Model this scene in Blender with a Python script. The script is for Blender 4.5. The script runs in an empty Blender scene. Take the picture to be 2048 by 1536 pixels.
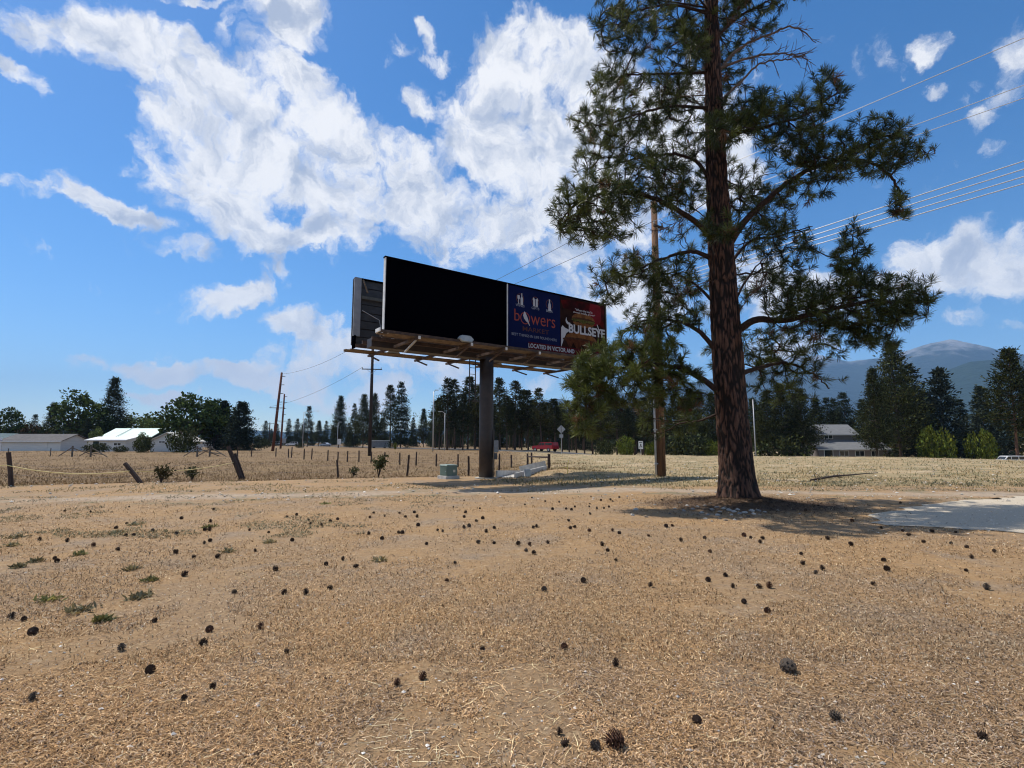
import bpy, bmesh, math, random
import numpy as np
from mathutils import Vector, Matrix, noise as mnoise

R = math.radians
rng = np.random.default_rng(7)
random.seed(7)
SC = bpy.context.scene
COL = SC.collection

# ------------------------------------------------------------------ camera
F, CAMH = 1045.0, 1.6                       # focal length in photo pixels (2048 wide), eye height
PITCH = math.atan(117 / F)
cam_d = bpy.data.cameras.new('camera')
cam_d.sensor_width = 36.0
cam_d.lens = 36.0 * F / 2048.0
cam_d.clip_start = 0.05
cam_d.clip_end = 60000
cam = bpy.data.objects.new('camera', cam_d)
COL.objects.link(cam)
cam.location = (0, 0, CAMH)
cam.rotation_euler = (math.pi / 2 + PITCH, 0, 0)
SC.camera = cam


def ray(px, py):
    xc, yc = (px - 1024) / F, (768 - py) / F
    return np.array([xc, math.cos(PITCH) - yc * math.sin(PITCH), math.sin(PITCH) + yc * math.cos(PITCH)])


def atz(px, py, z=0.0):
    d = ray(px, py)
    return np.array([0, 0, CAMH]) + d * ((z - CAMH) / d[2])


def atY(px, py, Y):
    d = ray(px, py)
    return np.array([0, 0, CAMH]) + d * (Y / d[1])


# ------------------------------------------------------------------ light
SUN_EL = R(58.0)
SH = np.array([0.87, -0.49]); SH = SH / np.linalg.norm(SH)      # way the shadows fall on the ground
SUNV = Vector((-SH[0] * math.cos(SUN_EL), -SH[1] * math.cos(SUN_EL), math.sin(SUN_EL)))
sun_d = bpy.data.lights.new('sun', 'SUN')
sun_d.energy = 5.0
sun_d.angle = R(0.53)
sun_d.color = (1.0, 0.94, 0.84)
sun = bpy.data.objects.new('sun', sun_d)
COL.objects.link(sun)
sun.rotation_euler = SUNV.to_track_quat('Z', 'Y').to_euler()
sun.location = (-30, 20, 60)

vs = SC.view_settings
vs.view_transform = 'Standard'
vs.look = 'None'
vs.exposure = 0.12
vs.gamma = 1.0
vs.use_curve_mapping = False
SC.cycles.max_bounces = 6
SC.cycles.diffuse_bounces = 3
SC.cycles.transparent_max_bounces = 8
SC.cycles.volume_bounces = 0
SC.cycles.filter_width = 1.1
SC.cycles.use_adaptive_sampling = True
SC.cycles.adaptive_threshold = 0.02
SC.cycles.use_denoising = True
SC.cycles.caustics_reflective = False
SC.cycles.caustics_refractive = False

# ------------------------------------------------------------------ world: sky and clouds
W = bpy.data.worlds.new('World')
SC.world = W
W.use_nodes = True
wt = W.node_tree
wt.nodes.clear()
wl = wt.links.new


def wn(kind, **kw):
    n = wt.nodes.new(kind)
    for k, v in kw.items():
        setattr(n, k, v)
    return n


def wmath(op, a, b=None, clamp=False):
    n = wn('ShaderNodeMath', operation=op, use_clamp=clamp)
    for i, v in enumerate((a, b)):
        if v is None:
            continue
        if isinstance(v, (int, float)):
            n.inputs[i].default_value = v
        else:
            wl(v, n.inputs[i])
    return n.outputs[0]


def wsmooth(v, a, b):
    n = wn('ShaderNodeMapRange', interpolation_type='SMOOTHSTEP')
    n.inputs['From Min'].default_value = a
    n.inputs['From Max'].default_value = b
    wl(v, n.inputs['Value'])
    return n.outputs['Result']


def wnoise(vec, scale, detail=6, rough=0.55, dist=0.0):
    n = wn('ShaderNodeTexNoise')
    n.inputs['Scale'].default_value = scale
    n.inputs['Detail'].default_value = detail
    n.inputs['Roughness'].default_value = rough
    n.inputs['Distortion'].default_value = dist
    wl(vec, n.inputs['Vector'])
    return n


sky = wn('ShaderNodeTexSky', sky_type='NISHITA', sun_disc=False)
sky.sun_elevation = SUN_EL
sky.sun_rotation = math.atan2(SUNV.x, SUNV.y)
sky.altitude = 1000
sky.air_density = 1.05
sky.dust_density = 0.5
sky.ozone_density = 4.0
geo = wn('ShaderNodeTexCoord')
DIR = geo.outputs['Generated']
sep = wn('ShaderNodeSeparateXYZ'); wl(DIR, sep.inputs[0])
AZ = wmath('ARCTAN2', sep.outputs[0], sep.outputs[1])
EL = wmath('ARCSINE', sep.outputs[2])
# ragged edges: bend the dome coordinates with noise before asking how deep in a cloud we are
warp = wnoise(DIR, 5.5, 8, 0.62)
wsub = wn('ShaderNodeVectorMath', operation='SUBTRACT'); wl(warp.outputs['Color'], wsub.inputs[0]); wsub.inputs[1].default_value = (0.5, 0.5, 0.5)
wsc = wn('ShaderNodeVectorMath', operation='SCALE'); wl(wsub.outputs[0], wsc.inputs[0]); wsc.inputs['Scale'].default_value = 0.16
comb = wn('ShaderNodeCombineXYZ'); wl(AZ, comb.inputs[0]); wl(EL, comb.inputs[1])
wadd = wn('ShaderNodeVectorMath', operation='ADD'); wl(comb.outputs[0], wadd.inputs[0]); wl(wsc.outputs[0], wadd.inputs[1])
wflat = wn('ShaderNodeVectorMath', operation='MULTIPLY'); wl(wadd.outputs[0], wflat.inputs[0]); wflat.inputs[1].default_value = (1, 1, 0)
wone = wn('ShaderNodeVectorMath', operation='ADD'); wl(wflat.outputs[0], wone.inputs[0]); wone.inputs[1].default_value = (0, 0, 1)
AE = wone.outputs[0]


def azel(px, py):
    d = ray(px, py); d = d / np.linalg.norm(d)
    return np.array([math.atan2(d[0], d[1]), math.asin(d[2])])


# photo position, half sizes, tilt (degrees, down to the right), weight
CLOUDS = [
    (140, 85, 95, 55, 15, .9), (285, 120, 170, 75, 25, 1), (440, 200, 150, 80, 20, 1), (555, 55, 100, 75, -30, 1),
    (575, 165, 80, 55, 0, .9), (400, 290, 140, 60, 35, 1), (680, 290, 140, 85, 20, 1), (560, 345, 190, 75, 30, 1),
    (470, 420, 190, 65, 20, 1), (610, 475, 170, 45, 0, 1), (820, 390, 170, 95, 30, 1), (980, 290, 120, 120, 10, 1),
    (1040, 150, 120, 105, -20, 1), (900, 115, 60, 28, 0, .8), (855, 70, 22, 32, 0, .7), (1150, 130, 100, 85, 0, 1),
    (1120, 300, 160, 160, 0, 1), (1000, 450, 170, 60, 0, .9), (1190, 430, 130, 85, 0, .9), (45, 160, 70, 24, 40, .8),
    (100, 205, 22, 45, -30, .75), (80, 398, 110, 20, 6, .8), (230, 425, 120, 24, 15, .85), (365, 497, 60, 26, 12, .85),
    (470, 595, 115, 36, -12, .9), (530, 550, 45, 42, 0, .85), (630, 655, 100, 48, 12, .9), (700, 690, 90, 50, 20, .85), (430, 742, 230, 20, 3, .9), (560, 765, 150, 26, 6, .85),
    (500, 745, 120, 26, 0, .85), (640, 730, 130, 55, 0, .85), (320, 795, 110, 20, 0, .8), (900, 750, 105, 48, 15, .9), (820, 700, 80, 40, 20, .75),
    (1080, 775, 70, 25, 0, .75), (740, 790, 110, 32, 0, .8), (845, 215, 28, 40, 0, .75), (245, 345, 26, 16, 30, .55),
    (180, 330, 22, 12, 30, .5), (145, 300, 16, 10, 30, .4),
    (1845, 90, 52, 46, -20, .85), (1858, 185, 28, 22, -20, .7), (1995, 200, 80, 34, -35, .8), (2045, 100, 60, 70, 0, .7),
    (1990, 290, 45, 18, 0, .5), (1905, 495, 130, 70, -10, .95), (2000, 545, 120, 62, -5, .95), (1820, 565, 100, 36, 0, .8),
    (1925, 640, 60, 22, 0, .7), (2035, 668, 80, 16, 10, .6), (1640, 600, 200, 60, 0, .8), (1500, 560, 110, 65, 0, .85),
    (1235, 610, 120, 70, 0, .8), (1080, 525, 110, 34, 0, .7), (1200, 520, 150, 80, 0, .8), (1310, 230, 170, 150, 0, .9),
    (1420, 330, 130, 110, 0, .9), (400, 5, 90, 16, 0, .7), (1560, 690, 150, 40, 0, .7), (2060, 500, 60, 60, 0, .7),
]
acc = None
for (px, py, rx, ry, tilt, wgt) in CLOUDS:
    c0 = azel(px, py)
    ct, st = math.cos(R(tilt)), math.sin(R(tilt))
    ax = azel(px + rx * ct, py + rx * st) - c0
    ay = azel(px + ry * st, py - ry * ct) - c0
    rt = math.atan2(ax[1], ax[0]); sx_, sy_ = np.linalg.norm(ax) * 1.35, np.linalg.norm(ay) * 1.35
    d1 = wn('ShaderNodeVectorMath', operation='DOT_PRODUCT'); wl(AE, d1.inputs[0])
    d1.inputs[1].default_value = (math.cos(rt) / sx_, math.sin(rt) / sx_, -(c0[0] * math.cos(rt) + c0[1] * math.sin(rt)) / sx_)
    d2 = wn('ShaderNodeVectorMath', operation='DOT_PRODUCT'); wl(AE, d2.inputs[0])
    d2.inputs[1].default_value = (-math.sin(rt) / sy_, math.cos(rt) / sy_, -(-c0[0] * math.sin(rt) + c0[1] * math.cos(rt)) / sy_)
    sq = wmath('MULTIPLY', d1.outputs['Value'], d1.outputs['Value'])
    ma = wn('ShaderNodeMath', operation='MULTIPLY_ADD'); wl(d2.outputs['Value'], ma.inputs[0]); wl(d2.outputs['Value'], ma.inputs[1]); wl(sq, ma.inputs[2])
    mr = wn('ShaderNodeMapRange', interpolation_type='SMOOTHSTEP')
    mr.inputs['From Min'].default_value = 1.3
    mr.inputs['From Max'].default_value = -0.25
    mr.inputs['To Max'].default_value = wgt
    wl(ma.outputs[0], mr.inputs['Value'])
    acc = mr.outputs[0] if acc is None else wmath('SMOOTH_MAX', acc, mr.outputs[0])
    if acc.node.type == 'MATH':
        acc.node.inputs[2].default_value = 0.25
# beyond the view the same broken cumulus goes on
broad = wnoise(DIR, 2.3, 3, 0.5)
broad_v = wsmooth(broad.outputs['Fac'], 0.42, 0.68)
out_az = wsmooth(wmath('ABSOLUTE', AZ), 0.80, 1.0)
out_el = wsmooth(EL, 0.72, 0.85)
outside = wmath('MAXIMUM', out_az, out_el)
above = wsmooth(EL, 0.0, 0.08)
acc = wmath('MAXIMUM', acc, wmath('MULTIPLY', wmath('MULTIPLY', broad_v, outside), above))
fbm = wnoise(AE, 13.0, 9, 0.62, 0.25)
fine = wmath('MULTIPLY', wmath('SUBTRACT', fbm.outputs['Fac'], 0.5), 2.0)
dens = wmath('ADD', acc, fine)
alpha = wsmooth(dens, 0.36, 0.84)
alpha = wmath('MULTIPLY', alpha, wsmooth(EL, -0.005, 0.05))
# thin, sunlit edges are white, thick hearts are greyer
bil = wnoise(AE, 9.0, 6, 0.6, 0.4)
toward = wn('ShaderNodeVectorMath', operation='ADD'); wl(AE, toward.inputs[0]); toward.inputs[1].default_value = (-0.018, 0.030, 0)
bil2 = wnoise(toward.outputs[0], 9.0, 6, 0.6, 0.4)
relief = wmath('MULTIPLY', wmath('SUBTRACT', bil2.outputs['Fac'], bil.outputs['Fac']), 2.6)
thick = wmath('ADD', wmath('ADD', wmath('MULTIPLY', dens, 0.45), wmath('MULTIPLY', bil.outputs['Fac'], 0.8)), relief)
shade = wmath('MULTIPLY', wsmooth(thick, 0.50, 1.30), wsmooth(EL, -0.05, 0.32))
ccol = wn('ShaderNodeMix', data_type='RGBA')
wl(shade, ccol.inputs['Factor'])
ccol.inputs['A'].default_value = (0.97, 0.97, 0.98, 1)
ccol.inputs['B'].default_value = (0.44, 0.51, 0.65, 1)
shs = wn('ShaderNodeHueSaturation'); wl(sky.outputs[0], shs.inputs['Color']); shs.inputs['Saturation'].default_value = 1.27
bg1 = wn('ShaderNodeBackground'); wl(shs.outputs[0], bg1.inputs['Color']); bg1.inputs['Strength'].default_value = 0.142
bg2 = wn('ShaderNodeBackground'); wl(ccol.outputs['Result'], bg2.inputs['Color']); bg2.inputs['Strength'].default_value = 1.0
mixw = wn('ShaderNodeMixShader'); wl(wmath('MULTIPLY', alpha, 0.95), mixw.inputs[0]); wl(bg1.outputs[0], mixw.inputs[1]); wl(bg2.outputs[0], mixw.inputs[2])
outw = wn('ShaderNodeOutputWorld'); wl(mixw.outputs[0], outw.inputs['Surface'])
W.cycles.sampling_method = 'MANUAL'
W.cycles.sample_map_resolution = 512

# ------------------------------------------------------------------ helpers
MATS = {}


def newmat(name):
    m = bpy.data.materials.new(name)
    m.use_nodes = True
    return m, m.node_tree, m.node_tree.nodes['Principled BSDF']


def nd(nt, kind, **kw):
    n = nt.nodes.new(kind)
    for k, v in kw.items():
        setattr(n, k, v)
    return n


def M(name, c1, c2=None, scale=6.0, rough=0.75, bump=0.0, bscale=None, metallic=0.0, stretch=(1, 1, 1), spec=0.3, contrast=(0.35, 0.65)):
    """plain procedural material: two colours broken up by noise, with fine relief"""
    if name in MATS:
        return MATS[name]
    m, nt, b = newmat(name)
    b.inputs['Roughness'].default_value = rough
    b.inputs['Metallic'].default_value = metallic
    b.inputs['Specular IOR Level'].default_value = spec
    c2 = c2 or tuple(x * 0.72 for x in c1)
    tc = nd(nt, 'ShaderNodeTexCoord')
    mp = nd(nt, 'ShaderNodeMapping'); mp.inputs['Scale'].default_value = stretch
    nt.links.new(tc.outputs['Object'], mp.inputs[0])
    no = nd(nt, 'ShaderNodeTexNoise'); no.inputs['Scale'].default_value = scale; no.inputs['Detail'].default_value = 7; no.inputs['Roughness'].default_value = .62
    nt.links.new(mp.outputs[0], no.inputs['Vector'])
    mr = nd(nt, 'ShaderNodeMapRange', interpolation_type='SMOOTHSTEP'); mr.inputs['From Min'].default_value, mr.inputs['From Max'].default_value = contrast
    nt.links.new(no.outputs['Fac'], mr.inputs['Value'])
    mx = nd(nt, 'ShaderNodeMix', data_type='RGBA'); mx.inputs['A'].default_value = (*c1, 1); mx.inputs['B'].default_value = (*c2, 1)
    nt.links.new(mr.outputs['Result'], mx.inputs['Factor'])
    nt.links.new(mx.outputs['Result'], b.inputs['Base Color'])
    if bump:
        n2 = nd(nt, 'ShaderNodeTexNoise'); n2.inputs['Scale'].default_value = bscale or scale * 3; n2.inputs['Detail'].default_value = 6
        nt.links.new(mp.outputs[0], n2.inputs['Vector'])
        bp = nd(nt, 'ShaderNodeBump'); bp.inputs['Strength'].default_value = bump; bp.inputs['Distance'].default_value = 0.03
        nt.links.new(n2.outputs['Fac'], bp.inputs['Height'])
        nt.links.new(bp.outputs[0], b.inputs['Normal'])
    MATS[name] = m
    return m


def leafmat(name, trans=0.25, rough=0.55, vary=0.12, spec=0.12):
    """foliage: colour from the mesh's own attribute, a little light passing through"""
    if name in MATS:
        return MATS[name]
    m, nt, b = newmat(name)
    at = nd(nt, 'ShaderNodeAttribute', attribute_name='Col')
    oi = nd(nt, 'ShaderNodeObjectInfo')
    hs = nd(nt, 'ShaderNodeHueSaturation')
    mr = nd(nt, 'ShaderNodeMapRange'); mr.inputs['To Min'].default_value = 1 - vary * 2; mr.inputs['To Max'].default_value = 1 + vary * 2
    nt.links.new(oi.outputs['Random'], mr.inputs['Value'])
    nt.links.new(mr.outputs['Result'], hs.inputs['Value'])
    nt.links.new(at.outputs['Color'], hs.inputs['Color'])
    nt.links.new(hs.outputs[0], b.inputs['Base Color'])
    b.inputs['Roughness'].default_value = rough
    b.inputs['Specular IOR Level'].default_value = spec
    tr = nd(nt, 'ShaderNodeBsdfTranslucent'); nt.links.new(hs.outputs[0], tr.inputs['Color'])
    mx = nd(nt, 'ShaderNodeMixShader'); mx.inputs[0].default_value = trans
    nt.links.new(b.outputs[0], mx.inputs[1]); nt.links.new(tr.outputs[0], mx.inputs[2])
    nt.links.new(mx.outputs[0], nt.nodes['Material Output'].inputs['Surface'])
    MATS[name] = m
    return m


def tag(o, label=None, cat=None, group=None, kind=None):
    if label: o['label'] = label
    if cat: o['category'] = cat
    if group: o['group'] = group
    if kind: o['kind'] = kind
    return o


def empty(name, loc=(0, 0, 0), rz=0.0):
    o = bpy.data.objects.new(name, None)
    COL.objects.link(o)
    o.location = tuple(float(v) for v in loc)
    o.rotation_euler = (0, 0, rz)
    o.empty_display_size = 0.2
    return o


def link(name, me, parent=None, mat=None):
    o = bpy.data.objects.new(name, me)
    COL.objects.link(o)
    if mat and not me.materials:
        me.materials.append(mat)
    if parent:
        o.parent = parent
    return o


def kids(o):
    return [c for c in COL.objects if c.parent == o]


def copy_tree(o, parent=None):
    c = o.copy()
    COL.objects.link(c)
    c.parent = parent
    for ch in list(o.children):
        copy_tree(ch, c)
    return c


def npmesh(name, V, faces_flat, nper, col=None, smooth=False):
    """mesh from numpy: V (n,3), faces as flat index array with nper corners each"""
    me = bpy.data.meshes.new(name)
    V = np.ascontiguousarray(V, dtype=np.float32)
    fi = np.ascontiguousarray(faces_flat, dtype=np.int32).ravel()
    nf = len(fi) // nper
    me.vertices.add(len(V)); me.vertices.foreach_set('co', V.ravel())
    me.loops.add(len(fi)); me.loops.foreach_set('vertex_index', fi)
    me.polygons.add(nf)
    me.polygons.foreach_set('loop_start', np.arange(0, nf * nper, nper, dtype=np.int32))
    me.polygons.foreach_set('loop_total', np.full(nf, nper, dtype=np.int32))
    me.polygons.foreach_set('use_smooth', np.full(nf, smooth, dtype=bool))
    if col is not None:
        ca = me.color_attributes.new('Col', 'FLOAT_COLOR', 'POINT')
        c4 = np.ones((len(V), 4), dtype=np.float32); c4[:, :3] = col
        ca.data.foreach_set('color', c4.ravel())
    me.update(calc_edges=True)
    return me


class MB:
    """collects simple shapes into one mesh"""
    def __init__(self, off=(0, 0, 0)):
        self.v, self.f, self.off = [], [], np.array(off, float)

    def add(self, V, Fc):
        n = len(self.v)
        self.v += [tuple(np.asarray(p, float) - self.off) for p in V]
        self.f += [tuple(i + n for i in q) for q in Fc]
        return self

    def box(self, c, s, u=(1, 0, 0), w=None):
        """centre, size, x axis direction (world), optional z axis"""
        u = np.array(u, float); u /= np.linalg.norm(u)
        w = np.array(w if w is not None else (0, 0, 1), float)
        w = w - u * (w @ u); w /= np.linalg.norm(w)
        v = np.cross(w, u)
        c = np.array(c, float)
        P = [c + u * s[0] / 2 * a + v * s[1] / 2 * b + w * s[2] / 2 * d for d in (-1, 1) for b in (-1, 1) for a in (-1, 1)]
        return self.add(P, [(0, 2, 3, 1), (4, 5, 7, 6), (0, 1, 5, 4), (2, 6, 7, 3), (0, 4, 6, 2), (1, 3, 7, 5)])

    def bar(self, a, b, w, h=None, up=(0, 0, 1)):
        a, b = np.array(a, float), np.array(b, float)
        return self.box((a + b) / 2, (np.linalg.norm(b - a), w, h or w), b - a, up if abs((b - a)[2]) < .95 * np.linalg.norm(b - a) else (1, 0, 0.01))

    def tube(self, pts, rad, n=8, cap=True):
        pts = [np.array(p, float) for p in pts]
        if np.isscalar(rad): rad = [rad] * len(pts)
        V, Fc = [], []
        ref = None
        for i, p in enumerate(pts):
            t = pts[min(i + 1, len(pts) - 1)] - pts[max(i - 1, 0)]
            t = t / (np.linalg.norm(t) + 1e-9)
            if ref is None:
                ref = np.array([1, 0, 0]) if abs(t[0]) < .8 else np.array([0, 1, 0])
            a = ref - t * (ref @ t); a /= np.linalg.norm(a); ref = a
            b = np.cross(t, a)
            for k in range(n):
                th = 2 * math.pi * k / n
                V.append(p + rad[i] * (math.cos(th) * a + math.sin(th) * b))
        for i in range(len(pts) - 1):
            for k in range(n):
                k2 = (k + 1) % n
                Fc.append((i * n + k, i * n + k2, (i + 1) * n + k2, (i + 1) * n + k))
        if cap:
            Fc.append(tuple(range(n - 1, -1, -1)))
            Fc.append(tuple((len(pts) - 1) * n + k for k in range(n)))
        return self.add(V, Fc)

    def prism(self, poly, axis_o, u, v, d):
        """polygon (2D list) in plane u,v at axis_o, extruded by vector d"""
        o, u, v, d = (np.array(x, float) for x in (axis_o, u, v, d))
        A = [o + u * p[0] + v * p[1] for p in poly]
        B = [p + d for p in A]
        n = len(poly)
        return self.add(A + B, [tuple(range(n))[::-1], tuple(range(n, 2 * n))] + [(i, (i + 1) % n, (i + 1) % n + n, i + n) for i in range(n)])

    def build(self, name, mat, parent=None, smooth=False, bevel=0.0):
        me = bpy.data.meshes.new(name)
        me.from_pydata(self.v, [], self.f)
        bm = bmesh.new(); bm.from_mesh(me)
        bmesh.ops.recalc_face_normals(bm, faces=bm.faces)
        if bevel:
            bmesh.ops.bevel(bm, geom=[e for e in bm.edges if e.calc_face_angle(0) > .5], offset=bevel, segments=2, affect='EDGES', clamp_overlap=True)
        if smooth:
            for f_ in bm.faces: f_.smooth = True
        bm.to_mesh(me); bm.free()
        return link(name, me, parent, mat)


def sstep(a, b, x):
    t = np.clip((x - a) / (b - a), 0, 1)
    return t * t * (3 - 2 * t)


# ------------------------------------------------------------------ lie of the land
TREE = np.array([6.05, 14.05])


def vnoise(x, y, s, seed=0):
    """cheap smooth value noise for numpy arrays"""
    x = np.asarray(x, float) / s + seed * 17.3; y = np.asarray(y, float) / s + seed * 9.7
    xi, yi = np.floor(x).astype(np.int64), np.floor(y).astype(np.int64)
    fx, fy = x - xi, y - yi
    fx, fy = fx * fx * (3 - 2 * fx), fy * fy * (3 - 2 * fy)

    def h(a, b):
        n = (a * 374761393 + b * 668265263 + seed * 1442695) & 0x7fffffff
        n = ((n ^ (n >> 13)) * 1274126177) & 0x7fffffff
        return ((n ^ (n >> 16)) & 0xffff) / 65535.0
    return (h(xi, yi) * (1 - fx) + h(xi + 1, yi) * fx) * (1 - fy) + (h(xi, yi + 1) * (1 - fx) + h(xi + 1, yi + 1) * fx) * fy


def fence_y(x):
    return 19.6 + (np.minimum(x, 3) + 18.6) * 0.335


def gz(x, y):
    x = np.asarray(x, float); y = np.asarray(y, float)
    z = (vnoise(x, y, 2.6, 1) - .5) * .05 * sstep(0, 3, y) + (vnoise(x, y, 0.7, 2) - .5) * .02
    z = z * (1 - sstep(5.4, 6.6, x) * (1 - sstep(17, 19, y)))
    d = np.hypot(x - TREE[0], y - TREE[1] + .2)
    z = z + 0.20 * np.exp(-(d / 1.15) ** 2)
    # the field beyond the fence lies a little lower
    fy = fence_y(x)
    z = z - 0.38 * sstep(0.2, 2.2, y - fy) * (1 - sstep(-1.5, 3.5, x)) * (1 - sstep(38, 75, y))
    z = z + 0.25 * np.exp(-((x - 2.6) / 2.2) ** 2 - ((y - 27.5) / 1.6) ** 2)
    z = z + (vnoise(x, y, 9, 3) - .5) * .25 * sstep(26, 40, y) * (1 - sstep(80, 110, y))
    # to the right the field ends in a crest and falls away towards the road
    q = x / np.maximum(y, 1)
    yc = 74 - 27 * np.clip(q, 0, 1)
    dm = 0.35 + 2.5 * sstep(0.02, 0.42, q)
    z = z - np.clip((y - yc) * .07, 0, 1) * 0 - np.minimum(np.maximum(y - yc, 0) * .075, dm) * sstep(-.05, .12, q) * (y > 5)
    return z


def gz1(x, y):
    return float(gz(np.array([x]), np.array([y]))[0])


def G(px, py):
    """point of the ground seen at a photo pixel"""
    z = 0.0
    for _ in range(6):
        p = atz(px, py, z)
        z = gz1(p[0], p[1])
    return np.array([p[0], p[1], z])


def on(px, Y):
    """point of the ground under a photo column at depth Y"""
    X = (px - 1024) / F * Y * (1 / math.cos(PITCH)) * 0.994
    return np.array([X, Y, gz1(X, Y)])


def graded(a0, a1, step, far, growth=1.12):
    mid = list(np.arange(a0, a1 + step / 2, step))
    hi, s, v = [], step, a1
    while v < far[1]:
        s *= growth; v += s; hi.append(v)
    lo, s, v = [], step, a0
    while v > far[0]:
        s *= growth; v -= s; lo.append(v)
    return np.array(lo[::-1] + mid + hi)


gx = graded(-26, 26, 0.3, (-11000, 11000))
gy = graded(-2, 40, 0.3, (-2500, 11500), 1.09)
GX, GY = np.meshgrid(gx, gy)
GZ = gz(GX.ravel(), GY.ravel())
nx, ny = len(gx), len(gy)
ii, jj = np.meshgrid(np.arange(nx - 1), np.arange(ny - 1))
q0 = (jj * nx + ii).ravel()
quads = np.stack([q0, q0 + 1, q0 + nx + 1, q0 + nx], 1)
xs, ys = GX.ravel(), GY.ravel()


def track_y(x):
    return np.where(x < 4, 17.1 + 0.20 * np.minimum(x + 3, 0) + 0.12 * np.maximum(x + 3, 0), 17.94 + 0.0 * x) - 1.4 * sstep(6, 12, x)


tm = np.exp(-((ys - track_y(xs)) / (0.7 + 1.0 * vnoise(xs, ys, 3, 5))) ** 2)
tm *= (0.55 + .6 * vnoise(xs, ys, 2.0, 8)) * (1 - sstep(14, 20, np.abs(xs)) * .5)
fm = sstep(0.0, 1.4, ys - fence_y(xs) - .3) * (1 - sstep(0, 6, xs))                 # tall-grass field
rm = sstep(18.8, 20.5, ys) * sstep(-1, 5, xs)                                        # pale rough on the right
dtree = np.hypot(xs - TREE[0], ys - TREE[1] + .15)
dm_ = np.exp(-(np.hypot((xs - TREE[0]) * .62, ys - TREE[1] + .35) / 1.45) ** 2)  # duff round the trunk, spread sideways to deepen the tree's shade as well
zone = np.stack([np.clip(tm, 0, 1), np.clip(fm, 0, 1), np.clip(rm, 0, 1)], 1)
gme = npmesh('ground', np.stack([xs, ys, GZ], 1), quads, 4, zone, smooth=True)
fa = gme.attributes.new('duff_shade', 'FLOAT', 'POINT'); fa.data.foreach_set('value', dm_.astype(np.float32))

gm, nt, b = newmat('dry ground')
L_ = nt.links.new
tc = nd(nt, 'ShaderNodeTexCoord')


def gn(scale, detail=6, rough=.6, dist=0.0):
    n = nd(nt, 'ShaderNodeTexNoise'); n.inputs['Scale'].default_value = scale; n.inputs['Detail'].default_value = detail
    n.inputs['Roughness'].default_value = rough; n.inputs['Distortion'].default_value = dist
    L_(tc.outputs['Object'], n.inputs['Vector']); return n.outputs['Fac']


def gramp(v, a, b_, smooth=True):
    n = nd(nt, 'ShaderNodeMapRange', interpolation_type='SMOOTHSTEP'); n.inputs['From Min'].default_value = a; n.inputs['From Max'].default_value = b_
    L_(v, n.inputs['Value']); return n.outputs['Result']


def gmix(f, a, b_, blend='MIX'):
    n = nd(nt, 'ShaderNodeMix', data_type='RGBA', blend_type=blend)
    if isinstance(f, float): n.inputs['Factor'].default_value = f
    else: L_(f, n.inputs['Factor'])
    for k, v in (('A', a), ('B', b_)):
        if isinstance(v, tuple): n.inputs[k].default_value = (*v, 1)
        else: L_(v, n.inputs[k])
    return n.outputs['Result']


def gmul(a, b_, op='MULTIPLY'):
    n = nd(nt, 'ShaderNodeMath', operation=op)
    for i, v in enumerate((a, b_)):
        if isinstance(v, (int, float)): n.inputs[i].default_value = v
        else: L_(v, n.inputs[i])
    return n.outputs[0]


zat = nd(nt, 'ShaderNodeAttribute', attribute_name='Col')
zs = nd(nt, 'ShaderNodeSeparateColor'); L_(zat.outputs['Color'], zs.inputs[0])
dat = nd(nt, 'ShaderNodeAttribute', attribute_name='duff_shade')
lawn = gmix(gramp(gn(.45, 4), .38, .62), (0.343, 0.214, 0.105), (0.294, 0.197, 0.113))
lawn = gmix(gmul(gramp(gn(.9, 5, .6, .5), .52, .68), .75), lawn, (0.258, 0.200, 0.147))
lawn = gmix(gmul(gramp(gn(3.2, 7, .7, .3), .50, .66), .55), lawn, (0.223, 0.160, 0.107))
lawn = gmix(gmul(gramp(gn(5.5, 7, .72), .56, .66), .5), lawn, (0.475, 0.378, 0.260))
lawn = gmix(gmul(gramp(gn(9, 8, .78), .52, .66), .6), lawn, (0.481, 0.345, 0.194))
lawn = gmix(gmul(gramp(gn(13, 8, .78, .3), .54, .64), .7), lawn, (0.157, 0.110, 0.072))
lawn = gmix(gmul(gramp(gn(28, 8, .75), .50, .66), .55), lawn, (0.481, 0.339, 0.190))
lawn = gmix(gmul(gramp(gn(45, 8, .75), .54, .68), .7), lawn, (0.103, 0.071, 0.049))
field = gmix(gramp(gn(.30, 6), .35, .65), (0.176, 0.115, 0.063), (0.237, 0.160, 0.083))
field = gmix(gmul(gramp(gn(3, 8, .7), .48, .65), .7), field, (0.105, 0.070, 0.041))
rough_ = gmix(gramp(gn(.6, 6), .4, .6), (0.371, 0.271, 0.152), (0.303, 0.239, 0.132))
rough_ = gmix(gmul(gramp(gn(.8, 8, .7), .50, .60), .85), rough_, (0.168, 0.159, 0.088))
rough_ = gmix(gmul(gramp(gn(.33, 5, .6, .4), .56, .66), .8), rough_, (0.494, 0.381, 0.255))
rough_ = gmix(gmul(gramp(gn(9, 8, .7), .56, .68), .6), rough_, (0.190, 0.138, 0.078))
track = gmix(gramp(gn(5, 8, .7), .4, .65), (.42, .33, .245), (.30, .235, .17))
col = gmix(zs.outputs[1], lawn, field)
col = gmix(zs.outputs[2], col, rough_)
verge = gmul(gramp(gn(1.1, 7, .65), .5, .62), gramp(gmul(zs.outputs[0], 1.0), .02, .35))
col = gmix(gmul(verge, .8), col, (.19, .17, .105))
tmask = gmul(gramp(gmul(zs.outputs[0], gmul(gn(1.7, 7, .65), .1, 'ADD'), 'MULTIPLY'), .22, .58), .9)
col = gmix(tmask, col, track)
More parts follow.
